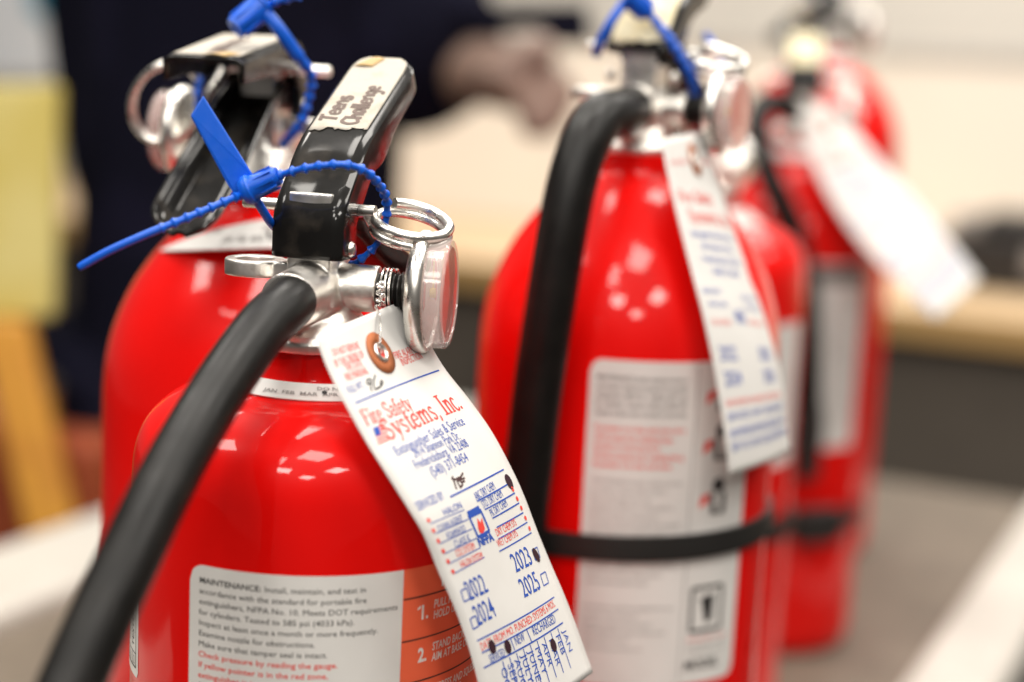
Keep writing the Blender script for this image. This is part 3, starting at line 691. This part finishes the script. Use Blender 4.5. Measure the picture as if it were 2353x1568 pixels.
# third, right of the front one
x, y, F3 = place(1472, 340, 705)
e3, L3, U3, V3, B3 = extinguisher('large red extinguisher in the middle with black band and long pictogram label', x, y, F3, PROF_B, 24, service=False, lever=[(-11, 39), (-10.5, 43), (5, 61), (58, 88)], lever_w=13.5, dimple=False, far=True,
    hose=((-16, 0, 16), [(1420, 262, 668), (1378, 275, 655), (1342, 335, 646), (1312, 430, 642), (1287, 560, 642), (1262, 720, 646), (1238, 880, 652), (1218, 1050, 659), (1202, 1200, 666), (1190, 1400, 676), (1180, 1560, 684)]), hose_r=9.6, seam=True,
    tape=(3, 38, (), 5, 'old_tape', False))
G3 = F3 + 12
fn3 = cyl_fn(B3, 63); A3 = lambda deg: R_(deg - 4) * 63
lb3 = label_patch(e3, fn3, A3(-13), A3(52), G3 - 222, G3 - 90, 'label_white', rc=5)
pr = Print(fn3, PM); pr.lift = .22; l0 = A3(-13)
allrows = ['MAINTENANCE: Install, maintain and test in', ] + rows
for i in range(5): pr.text(allrows[i % 7][:42], l0 + 3, G3 - 98 - 3.4 * i, 2.0, K, width=36, bold=.008)
for i in range(5): pr.text(('Check pressure by reading the gauge' if i % 2 else 'If pointer is in the red zone do not use')[:34 - i], l0 + 3, G3 - 118 - 3.6 * i, 2.2, RD, width=36 - (i % 3) * 5, bold=.02)
for i in range(13): pr.text(allrows[(i * 3) % 7][:40], l0 + 3, G3 - 139 - 3.4 * i, 1.8, GR, width=36 - (i * 7 % 5) * 3)
for i in range(6): pr.text(allrows[(i * 2 + 1) % 7][:36], l0 + 3, G3 - 190 - 3.4 * i, 1.8, GR, width=36 - (i * 5 % 7) * 3)
pr.line(l0 + 43, G3 - 92, l0 + 43, G3 - 220, .4, GR); 
for z in (G3 - 104, G3 - 124, G3 - 146):
    pr.dot(l0 + 56, z + 6, 3, 3, K); pr.poly([(l0 + 52, z + 3), (l0 + 60, z + 3), (l0 + 60, z - 6), (l0 + 53, z - 6)], K); pr.poly([(l0 + 48, z + 2), (l0 + 52, z + 3), (l0 + 51, z - 1), (l0 + 47, z - 3)], RD)
pr.frame([(l0 + 47, G3 - 182), (l0 + 62, G3 - 182), (l0 + 62, G3 - 200), (l0 + 47, G3 - 200)], 1.6, K); pr.poly([(l0 + 51, G3 - 186), (l0 + 58, G3 - 185), (l0 + 57, G3 - 196), (l0 + 54, G3 - 197)], K)
for i in range(3): pr.text('Recharge after use only', l0 + 46, G3 - 204 - 2.6 * i, 1.6, RD if i == 0 else GR, width=20)
pr.text('MODEL', l0 + 45, G3 - 216, 4, K, bold=.03, shear=.2, xs=.9); pr.build('printed_text', lb3)
def band(ext, base, R, z, az, w=13, tilt=0.0):
    ax = Vector((tilt, 0, 1)).normalized(); m = Mesh()
    m.lathe([(R + .3, -w / 2), (R + 2.4, -w / 2), (R + 2.8, 0), (R + 2.4, w / 2), (R + .3, w / 2)], base + ZZ * z, ax, 96, closed=True)
    b = m.build('band', 'black_plastic', ext)
    d = Vector((math.sin(R_(az)), -math.cos(R_(az)), 0)); t = Vector((d.y, -d.x, 0)); m = Mesh()
    m.box(base + ZZ * (z + 1) + d * (R + 6), d * 7, t * 17, ZZ * (w / 2 + 5)); bevel(m.build('buckle', 'black_plastic', b, False), 3)
band(e3, B3, 63, 234, -50, 9.8, -.03)
# the three farther back
x, y = 106, 985; F4 = F1 + 14
e4, L4, U4, V4, B4 = extinguisher('red extinguisher half hidden behind the middle one', x, y, F4, [(a * 1.11 if a > 30 else a, b * 1.1) for a, b in PROF_A], -62, far=True, paint='red_paint_old', ring=(-8, 24, -17, 36), lever=[(-11, 26), (-11, 41), (9, 50), (50, 55)])
fn4 = cyl_fn(B4, 62.7); lb4 = label_patch(e4, fn4, R_(-8) * 62.7, R_(66) * 62.7, F4 - 150, F4 - 68, 'label_white')
pr = Print(fn4, PM); pr.lift = .3
for i in range(14): pr.text(allrows[i % 7][:40], R_(-4) * 62.7, F4 - 76 - 4 * i, 2.2, RD if i in (7, 8) else GR, width=42)
pr.build('printed_text', lb4); band(e4, B4, 62.7, F4 - 190, 10, 12, -.04)
x, y, F5 = place(1835, 330, 1225)
F5 = F3 - 16
e5, L5, U5, V5, B5 = extinguisher('blurred red extinguisher with dark topped label and long tag, second from the back', x, y, F5, PROF_B, 8, far=True, paint='red_paint_old', lever=[(-11, 30), (-11, 43), (6, 58), (58, 84)], lever_w=13.5, dimple=False,
    hose=((-16, 0, 15), [(1768, 235, 1180), (1742, 270, 1168), (1742, 325, 1160), (1765, 400, 1156), (1800, 475, 1156), (1830, 550, 1160), (1848, 650, 1168), (1856, 800, 1176), (1856, 950, 1186)]), hose_r=9, tape=(22, 62, (), 5, 'old_tape', False))
fn5 = cyl_fn(B5, 63); a50, a51 = R_(-14) * 63, R_(48) * 63
lb5 = label_patch(e5, fn5, a50, a51, F5 - 216, F5 - 84, 'label_white')
pr = Print(fn5, PM); pr.lift = .3; pr.rect(a50 + 1, F5 - 86, a51 - 1, F5 - 99, GR); pr.rect(a50 + 1, F5 - 89, a51 - 1, F5 - 93, K); pr.rect(a50 + 1, F5 - 99.5, a50 + 18, F5 - 205, GR)
for i in range(20): pr.text(allrows[i % 7][:30], a50 + 22, F5 - 106 - 5 * i, 2.4, GR, width=40)
pr.build('printed_text', lb5); band(e5, B5, 63, 100, 20, 15, 0)
x, y, F6 = place(1895, 112, 1450)
PROF_C = [(a * 1.1 if a > 30 else a, b * 1.05) for a, b in PROF_B]
e6, L6, U6, V6, B6 = extinguisher('tallest red extinguisher at the very back of the row', x, y, F6, PROF_C, -20, far=True, paint='red_paint_old')

# ------------------------------------------------------------------ inspection tags
def paper_tag(label, pairs, wmm, lmm, extra=None):
    """pairs: ((lx, ly, ld), (rx, ry, rd)) left/right edge points down the tag"""
    Ls = cr([un(*p[0]) for p in pairs], 6); Rs = cr([un(*p[1]) for p in pairs], 6); n = len(Ls) - 1
    org = Ls[0]
    cl = [0.0]
    for i in range(n): cl.append(cl[-1] + ((Ls[i + 1] - Ls[i]).length + (Rs[i + 1] - Rs[i]).length) / 2)
    def S(s, t, lift=0.0):
        g = max(0.0, min(1.0, t)) * cl[-1]; i = 0
        while i < n - 1 and cl[i + 1] < g: i += 1
        q = (g - cl[i]) / (cl[i + 1] - cl[i])
        l = Ls[i].lerp(Ls[i + 1], q); r = Rs[i].lerp(Rs[i + 1], q)
        p = l.lerp(r, s)
        d = (r - l).normalized(); dn = ((Ls[i + 1] - Ls[i]) + (Rs[i + 1] - Rs[i])).normalized(); nn = dn.cross(d).normalized()
        if nn.dot(CAM - p) < 0: nn = -nn
        return p + nn * (lift + 2.2 * math.sin(math.pi * s))
    th_ = thing('inspection_tag', label, 'tag', org, 'paper inspection tags wired to the extinguishers')
    m = Mesh(); m.grid(lambda i, j: S(i, j), 14, 60); o = m.build('paper_sheet', 'paper', th_, sharp=0); solid(o, .25, 0)
    return th_, o, S
P1 = [((724, 774, 484), (925, 692, 536)), ((755, 853, 483), (975, 770, 537)), ((796, 935, 482), (1021, 847, 538)), ((838, 1010, 482), (1075, 915, 538)), ((883, 1082, 482), (1128, 990, 539)),
      ((948, 1185, 484), (1173, 1073, 541)), ((977, 1237, 486), (1203, 1138, 543)), ((1010, 1320, 490), (1234, 1220, 545)), ((1046, 1400, 494), (1266, 1298, 548)), ((1084, 1512, 498), (1306, 1392, 551)), ((1128, 1690, 503), (1362, 1545, 554))]
tg1, sh1, S1 = paper_tag('white inspection tag with red and blue print hanging before the nearest extinguisher', P1, 65, 130)
# (s, t) of a photo pixel on this sheet, found numerically
def inv(px, py):
    s, t = .5, .5
    def pj(p):
        q = p - CAM; d = q.dot(FW); return W / 2 + FPX * q.dot(RT) / d, H / 2 - FPX * q.dot(UP) / d
    for _ in range(14):
        x0, y0 = pj(S1(s, t)); e = .004
        xs1, ys1 = pj(S1(s + e, t)); xt1, yt1 = pj(S1(s, t + e if t < .99 else t - e)); et = e if t < .99 else -e
        a, b, c, d = (xs1 - x0) / e, (xt1 - x0) / et, (ys1 - y0) / e, (yt1 - y0) / et
        D = a * d - b * c; dx, dy = px - x0, py - y0
        s += (d * dx - b * dy) / D; t = max(0, min(.999, t + (a * dy - c * dx) / D))
    return s, t
TW, TLn = 65.0, 130.0
def tfn(a, b, lift): return S1(a / TW, -b / TLn, lift + .15)      # a to the right, b upward from the top edge
pt = Print(tfn, PM); pt.lift = .08
def z4(X, Y): s, t = inv(658.8 + .32 * X, 705.9 + .32 * Y); return s * TW, -t * TLn
def z5(X, Y): s, t = inv(847 + .3098 * X, 1082.4 + .3098 * Y); return s * TW, -t * TLn
def put(zf, s, p0, p1, cap, mi, bold=0.0, serif=False, shear=0):
    a0, b0 = zf(*p0); a1, b1 = zf(*p1); ang = math.atan2(b1 - b0, a1 - a0); w = math.hypot(a1 - a0, b1 - b0)
    if serif: serif_text(pt, s, a0, b0, cap, w, mi, ang)
    else: pt.text(s, a0, b0, cap, mi, width=w, bold=bold, ang=ang, shear=shear)
def ln(zf, p0, p1, w, mi): a0, b0 = zf(*p0); a1, b1 = zf(*p1); pt.line(a0, b0, a1, b1, w, mi, 20)
for s, p0, p1 in (('DO NOT REMOVE', (335, 355), (525, 300)), ('BY THE ORDER OF', (350, 435), (558, 362)), ('THE STATE', (428, 465), (545, 425)), ('FIRE MARSHAL', (428, 535), (588, 478)), ('FIRE ALARM', (782, 378), (915, 330)), ('INSPECTION', (830, 424), (975, 370))):
    put(z4, s, p0, p1, 2.3, RD)
put(z4, 'FULL WT.', (445, 625), (555, 580), 2.2, BL)
ln(z4, (490, 692), (1090, 456), .5, BL)
for st in ([(600, 520), (575, 525), (575, 555), (598, 545), (602, 520), (600, 570), (606, 608)], [(632, 490), (620, 540), (628, 590), (650, 585), (672, 570), (686, 545), (676, 530), (668, 560)]):
    pt.stroke([z4(*q) for q in st], .5, K)
put(z4, 'Fire Safety', (572, 858), (912, 738), 5.2, RD, serif=True)
put(z4, 'Systems, Inc.', (728, 960), (1270, 728), 6.6, RD, serif=True)
# small flag
fl = [z4(615, 872), z4(700, 838), z4(735, 955), z4(655, 990)]
def bil(q, i, j): return tuple(q[0][k] * (1 - i) * (1 - j) + q[1][k] * i * (1 - j) + q[2][k] * i * j + q[3][k] * (1 - i) * j for k in (0, 1))
for r_ in range(0, 9, 2): pt.poly([bil(fl, 0, r_ / 9), bil(fl, 1, r_ / 9), bil(fl, 1, (r_ + 1) / 9), bil(fl, 0, (r_ + 1) / 9)], RD)
pt.poly([bil(fl, 0, 0), bil(fl, .45, 0), bil(fl, .45, .5), bil(fl, 0, .5)], BL, .05)
for s, p0, p1, c in (('Extinguisher Sales & Service', (790, 1072), (1282, 845), 3.1), ('2414 Shannon Park Dr.', (920, 1085), (1248, 948), 2.8), ('Fredericksburg, VA 22408', (930, 1168), (1308, 1002), 2.8), ('(540) 371-8454', (1048, 1226), (1308, 1104), 3.1)):
    put(z4, s, p0, p1, c, BL)
for st in ([(1185, 1215), (1200, 1260), (1215, 1310)], [(1178, 1232), (1205, 1240), (1240, 1225), (1222, 1255), (1245, 1295)], [(1262, 1192), (1240, 1240), (1258, 1275), (1240, 1300)], [(1225, 1250), (1275, 1228)], [(1250, 1262), (1275, 1250)]):
    pt.stroke([z4(*q) for q in st], .65, INK)
ln(z4, (1170, 1365), (1555, 1167), .5, BL)
put(z5, 'SERVICED BY', (368, 298), (565, 208), 2.6, BL)
left = [('HALON', (560, 335), (695, 275), BL), ('CLEAN AGENT', (520, 455), (702, 372), BL), ('FOAM/H2O', (588, 512), (722, 448), BL), ('CLASS K', (640, 572), (757, 518), BL), ('CO2 SYSTEM', (652, 642), (790, 578), RD), ('HALON SYSTEM', (685, 722), (850, 648), RD)]
for s, p0, p1, mi in left: put(z5, s, p0, p1, 2.3, mi)
for k in range(6): ln(z5, (455 + 35 * k, 392 + 74 * k), (705 + 30 * k, 290 + 70 * k), .3, BL); a, b = z5(440 + 36 * k, 368 + 76 * k); pt.dot(a, b, .8, .8, RD)
rightl = [('ABC DRY CHEM', (798, 220), (940, 132), BL), ('STD. DRY CHEM', (850, 280), (996, 190), BL), ('PK DRY CHEM', (910, 344), (1030, 258), BL), ('DRY CHEM SYS', (950, 488), (1096, 402), RD), ('WET CHEM SYS', (960, 568), (1106, 482), RD)]
for s, p0, p1, mi in rightl: put(z5, s, p0, p1, 2.4, mi)
for p0, p1 in (((800, 226), (1046, 90)), ((858, 288), (1080, 165)), ((915, 352), (1113, 238)), ((945, 420), (1143, 310)), ((958, 506), (1173, 381)), ((965, 598), (1204, 458))): ln(z5, p0, p1, .45, BL)
for p in ((1064, 137), (1098, 207), (1128, 275), (1159, 350), (1189, 427)): a, b = z5(*p); pt.dot(a, b, .85, .8, RD)
a, b = z5(1037, 80); pt.dot(a, b, 2.3, 2.3, HOLE)
q = [z5(735, 330), z5(822, 284), z5(892, 445), z5(808, 492)]
pt.frame(q, 1.0, BL); pt.line(*q[0], *q[1], 2.4, BL)
fl = [(800, 350), (826, 385), (835, 345), (850, 400), (860, 430), (845, 465), (822, 460), (808, 425)]
pt.poly([z5(*p) for p in fl], RD); put(z5, 'NFPA', (818, 562), (930, 512), 2.6, BL, bold=.05)
for s, p0, p1, bx in (('2023', (1090, 755), (1218, 688), [(1208, 588), (1245, 566), (1268, 640), (1234, 663)]), ('2025', (1150, 942), (1278, 872), [(1270, 770), (1307, 748), (1331, 830), (1295, 853)]),
                      ('2022', (752, 962), (888, 893), [(680, 892), (722, 868), (748, 950), (704, 972)]), ('2024', (812, 1152), (948, 1072), [(748, 1098), (790, 1075), (814, 1150), (772, 1176)])):
    put(z5, s, p0, p1, 6.3, BL, bold=.004); pt.frame([z5(*p) for p in bx], .45, BL)
a, b = z5(1238, 625); pt.dot(a, b, 1.9, 2.6, HOLE, .3)
ln(z5, (800, 1262), (1372, 936), .45, BL); ln(z5, (835, 1352), (1402, 1025), .45, BL)
put(z5, 'DATE: FROM MO. PUNCHED: SYSTEMS 6 MOS.', (835, 1338), (1383, 1005), 2.5, RD)
put(z5, 'SERVICED', (900, 1428), (1012, 1372), 2.6, BL); put(z5, 'NEW', (1090, 1298), (1160, 1258), 2.9, BL); put(z5, 'RECHARGED', (1222, 1224), (1388, 1122), 3.0, BL)
ln(z5, (850, 1462), (1437, 1125), .5, BL); ln(z5, (1168, 1178), (1206, 1268), .4, BL); ln(z5, (1050, 1248), (1080, 1330), .4, BL)
for k, mo in enumerate(['JAN', 'FEB', 'MAR', 'APR', 'MAY', 'JUNE', 'JULY', 'AUG', 'SEPT', 'OCT']):
    x0, y0 = 1440 - 51 * k, 1180 + 30.5 * k
    a, b = z5(x0 - 8, y0 + 10); pt.text(mo, a, b, 3.1, BL, ang=-math.pi / 2, xs=1.0)
    if k < 9: a, b = z5(x0 - 42, y0 - 12); pt.line(a, b, a, b - 13.5, .4, BL)
for p, ra in (((1367, 1293), 1.9), ((912, 1305), 1.7), ((1028, 1305), 1.7)): a, b = z5(*p); pt.dot(a, b, ra, 2.2, HOLE)
pt.build('printed_text', sh1)
# reinforced eyelet and wire
def eyelet(th_, S, s, t, W_, L_, wire_pts, wr=.42):
    def e(ra, k, n, lift): tt = 2 * math.pi * k / n; return S(s + ra * math.cos(tt) / W_, t + ra * math.sin(tt) / L_, lift)
    m = Mesh(); n = 40
    for r0, r1, mi in ((2.4, 6.6, 0),):
        vs = [e(r, k, n, .35) for r in (r0, r1) for k in range(n)]; m.add(vs, [(k, (k + 1) % n, n + (k + 1) % n, n + k) for k in range(n)])
    o = m.build('eyelet_patch', 'patch_brown', th_); solid(o, .2, 1)
    m = Mesh(); m.tube([e(2.5, k, n, .6) for k in range(n)], .75, 10, closed=True); m.build('eyelet', 'nickel', th_)
    m = Mesh(); m.poly = None
    m.add([e(2.1, k, n, .3) for k in range(n)], [tuple(range(n))]); m.build('eyelet_hole', 'print_red', th_)
    if wire_pts:
        m = Mesh()
        for pts in wire_pts: m.tube(cr(pts, 8), wr, 8)
        m.build('wire', 'wire_metal', th_)
s_e, t_e = inv(872, 812)
_y = R_(7); _ug = Vector((math.sin(_y), math.cos(_y), 0)); _vg = Vector((math.cos(_y), -math.sin(_y), 0))
G1 = lambda u, v, h: B1 + _ug * u + _vg * v + ZZ * (F1 + h)
stem = lambda v, a, r=6.6: G1(r * math.cos(a), v, 16.5 + r * math.sin(a))
eye = S1(s_e, t_e, .5)
coil = [stem(20.5 + .32 * k / 3.0, k * math.pi / 6) for k in range(0, 40)]
w1 = [stem(21, -.3), stem(21, -1.2), eye.lerp(stem(21, -1.5), .45) - FW * 5, eye - FW * 2.5 + UP * 1.2, eye + FW * 2]
tw = []
for k in range(30):
    t = k / 29; c = un(868 + 4 * math.sin(t * 3), 648 + t * 58, 521); tw.append(c + (RT * math.cos(t * 22) + FW * math.sin(t * 22)) * .8)
w2 = [un(962, 790, 512), un(975, 812, 514), un(990, 826, 516)]
eyelet(tg1, S1, s_e, t_e, TW, TLn, [coil, [tw[-1], un(871, 725, 512), un(873, 770, 505), eye - FW * 2.5 + UP * 2, eye + FW * 1.5 - UP * 1], tw, [p + RT * .9 for p in tw[::-1]]])

def blur_print(sheet, S, tw, tl, rows_):
    pr = Print(lambda a, b, l: S(a / tw, -b / tl, l + .2), PM); pr.lift = .1
    for (s, a, b, c, w, mi, bd) in rows_: pr.text(s, a, b, c * .88, mi, width=w, bold=bd * .2 - .004)
    pr.build('printed_text', sheet)
generic = [('DO NOT REMOVE', 4, -12, 2.3, 18, RD, 0), ('INSPECTION', 44, -12, 2.3, 17, RD, 0), ('Fire Safety', 5, -28, 6, 36, RD, .02), ('Systems, Inc.', 10, -36, 6.5, 50, RD, .02), ('Extinguisher Sales & Service', 8, -42, 3, 46, BL, .02), ('2414 Shannon Park Dr.', 14, -47, 3, 36, BL, .02),
           ('Fredericksburg, VA 22408', 12, -52, 3, 40, BL, .02), ('(540) 371-8454', 18, -57, 3.2, 28, BL, .02), ('SERVICED BY', 4, -65, 2.5, 16, BL, 0), ('ABC DRY CHEM', 40, -66, 2.4, 18, BL, 0), ('STD. DRY CHEM', 40, -70, 2.4, 18, BL, 0), ('HALON', 6, -70, 2.4, 16, BL, 0), ('NFPA', 27, -76, 6, 10, BL, .06), ('DRY CHEM SYS', 40, -76, 2.4, 18, RD, 0), ('CO2 SYSTEM', 5, -77, 2.4, 16, RD, 0),
           ('2023', 42, -90, 6, 14, BL, .03), ('2025', 42, -99, 6, 14, BL, .03), ('2022', 6, -90, 6, 14, BL, .03), ('2024', 6, -99, 6, 14, BL, .03), ('DATE: FROM MO. PUNCHED: SYSTEMS 6 MOS.', 4, -106, 2.6, 56, RD, .01), ('SERVICED  NEW  RECHARGED', 4, -111, 3, 56, BL, .01), ('JAN FEB MAR APR MAY JUNE JULY AUG', 4, -117, 3.6, 56, BL, .02), ('SEPT OCT NOV DEC JAN FEB MAR', 4, -122, 3.4, 56, BL, .02)]
P3 = [((1519, 322, 652), (1612, 305, 686)), ((1538, 420, 650), (1655, 432, 686)), ((1562, 520, 648), (1690, 540, 685)), ((1588, 620, 646), (1725, 640, 684)), ((1612, 710, 644), (1756, 728, 683)), ((1636, 820, 644), (1784, 822, 683)), ((1655, 930, 645), (1801, 905, 684)), ((1668, 1020, 646), (1810, 975, 686)), ((1676, 1092, 648), (1818, 1036, 688))]
tg3, sh3, S3 = paper_tag('blurred white inspection tag hanging down the front of the middle extinguisher', P3, 65, 130)
blur_print(sh3, S3, 65., 130., generic)
eyelet(tg3, S3, .5, .08, 65., 130., [[L3(0, 23, 9), S3(.5, .03, 4), S3(.5, .08, .6)]])
P5 = [((1838, 262, 1150), (1905, 240, 1190)), ((1856, 345, 1150), (1968, 305, 1190)), ((1905, 450, 1148), (2040, 388, 1188)), ((1975, 555, 1146), (2100, 455, 1186)), ((2060, 645, 1144), (2165, 530, 1184)), ((2150, 735, 1142), (2252, 640, 1182))]
tg5, sh5, S5 = paper_tag('very blurred white tag sticking out to the right of the back extinguishers', P5, 65, 130)
blur_print(sh5, S5, 65., 130., generic)
eyelet(tg5, S5, .5, .08, 65., 130., [[L5(0, 23, 9), S5(.5, .03, 4), S5(.5, .08, .6)]])

# ------------------------------------------------------------------ blue tamper seals
def beaded(m, pts, r=1.25, step=4.6, bead=.75, flat=.0):
    P = resample(cr(pts, 12), .45); rad = []
    for i in range(len(P)):
        ph = (i * .45) % step / step
        rad.append(r + (bead * (ph / .35) if ph < .35 else bead * max(0, 1 - (ph - .35) / .12) if ph < .47 else 0))
    m.tube(P, rad, 14)
def ribbed_head(m, p0, p1, r0, r1):
    p0 = Vector(p0); p1 = Vector(p1); ax = (p1 - p0).normalized(); e1 = ax.orthogonal().normalized(); e2 = ax.cross(e1); Ln = (p1 - p0).length
    m.lathe([(0, 0), (r0 * 1.12, 0), (r0 * 1.15, 1.2), (r0, 1.6), (r1, Ln), (r1 * .55, Ln), (r1 * .5, Ln - 2)], p0, ax, 36)
    for k in range(8):
        t = k * math.pi / 4; d = e1 * math.cos(t) + e2 * math.sin(t); s = ax.cross(d)
        m.box(p0 + ax * (Ln * .48) + d * ((r0 + r1) / 2 + .1), ax * (Ln * .4), s * .45, d * .35)
GS = 'blue plastic tamper seals on the handles'
s1 = thing('tamper_seal', 'sharp blue plastic tamper seal with flat flag looped round the nearest lever', 'tamper seal', un(590, 430, 512), GS)
d0 = 513
m = Mesh(); fa = [un(466, 219, 508), un(437, 266, 507), un(520, 420, 512), un(548, 462, 513), un(560, 458, 514), un(588, 412, 514), un(570, 385, 513)]
m.prism(fa, FW * 1.5); bevel(m.build('flag', 'blue_plastic', s1, False), .5, 3)
m = Mesh(); ribbed_head(m, un(570, 438, 512), un(640, 403, 510), 4.0, 2.7); m.lathe([(0, -2.2), (3.6, -2), (4.6, -.6), (4.6, .8), (3.6, 2)], un(572, 437, 512), (un(640, 403, 510) - un(570, 438, 512)), 36); m.build('head', 'blue_plastic', s1)
m = Mesh(); beaded(m, [un(638, 404, 510), un(690, 390, 506), un(745, 381, 504), un(800, 380, 504), un(845, 398, 509), un(876, 432, 518), un(889, 468, 526), un(883, 525, 530), un(862, 566, 532), un(812, 608, 536), un(770, 618, 545)], 1.0, 4.4, .72); m.build('strap', 'blue_plastic', s1)
m = Mesh(); beaded(m, [un(568, 440, 512), un(535, 456, 508), un(480, 480, 505), un(425, 503, 502), un(370, 525, 500)], 1.05, 4.0, .7)
m.tube(cr([un(372, 524, 500), un(310, 550, 499), un(245, 580, 499), (un(182, 615, 500))], 8), [1.25] * 24 + [1.05], 14); m.build('tail', 'blue_plastic', s1)
m = Mesh(); m.tube(cr([un(580, 446, 513), un(600, 478, 518), un(622, 512, 524), un(640, 530, 535)], 8), 1.35, 14); m.build('tail', 'blue_plastic', s1)
s2 = thing('tamper_seal', 'blue tamper seal at the top edge on the second extinguisher', 'tamper seal', un(600, 30, 600), GS)
m = Mesh(); ribbed_head(m, un(606, 12, 606), un(540, 66, 602), 5.2, 4.0); m.build('head', 'blue_plastic', s2)
m = Mesh(); m.prism([un(592, -30, 604), un(560, -40, 604), un(610, 40, 603), un(622, 26, 603)], FW * 1.5); bevel(m.build('flag', 'blue_plastic', s2, False), .4)
m = Mesh(); m.tube(cr([un(598, 14, 604), un(640, 66, 604), un(676, 118, 608), un(702, 152, 612)], 8), [2.4] * 20 + [2.0] * 5, 14); beaded(m, [un(702, 150, 612), un(716, 180, 618), un(710, 225, 622), un(690, 285, 626), (un(648, 335, 640))], 1.3, 4.4, .8); m.build('strap', 'blue_plastic', s2)
m = Mesh(); beaded(m, [un(604, 14, 605), un(640, 2, 602), un(690, -10, 600)], 1.2, 4.4, .7); m.build('tail', 'blue_plastic', s2)
m = Mesh(); beaded(m, [un(470, 130, 640), un(459, 185, 640), un(456, 235, 640), un(470, 300, 645)], 1.4, 4.4, .8); m.build('strap', 'blue_plastic', s2)
s3 = thing('tamper_seal', 'blurred blue tamper seal arched over the middle extinguisher', 'tamper seal', un(1460, 10, 690), GS)
m = Mesh(); ribbed_head(m, un(1440, -12, 682), un(1492, 30, 684), 5.0, 4.0); m.build('head', 'blue_plastic', s3)
m = Mesh(); m.tube(cr([un(1440, 0, 682), un(1405, 50, 680), un(1378, 100, 684), un(1370, 125, 690)], 6), 2.0, 12)
beaded(m, [un(1490, 28, 684), un(1540, 92, 682), un(1570, 140, 684), un(1592, 190, 690), un(1596, 240, 700)], 1.6, 4.4, .8); m.build('strap', 'blue_plastic', s3)
m = Mesh(); m.tube(cr([un(1620, 80, 720), un(1655, 130, 716), un(1652, 175, 708), un(1668, 200, 700)], 6), 1.7, 12); m.build('tail', 'blue_plastic', s3)
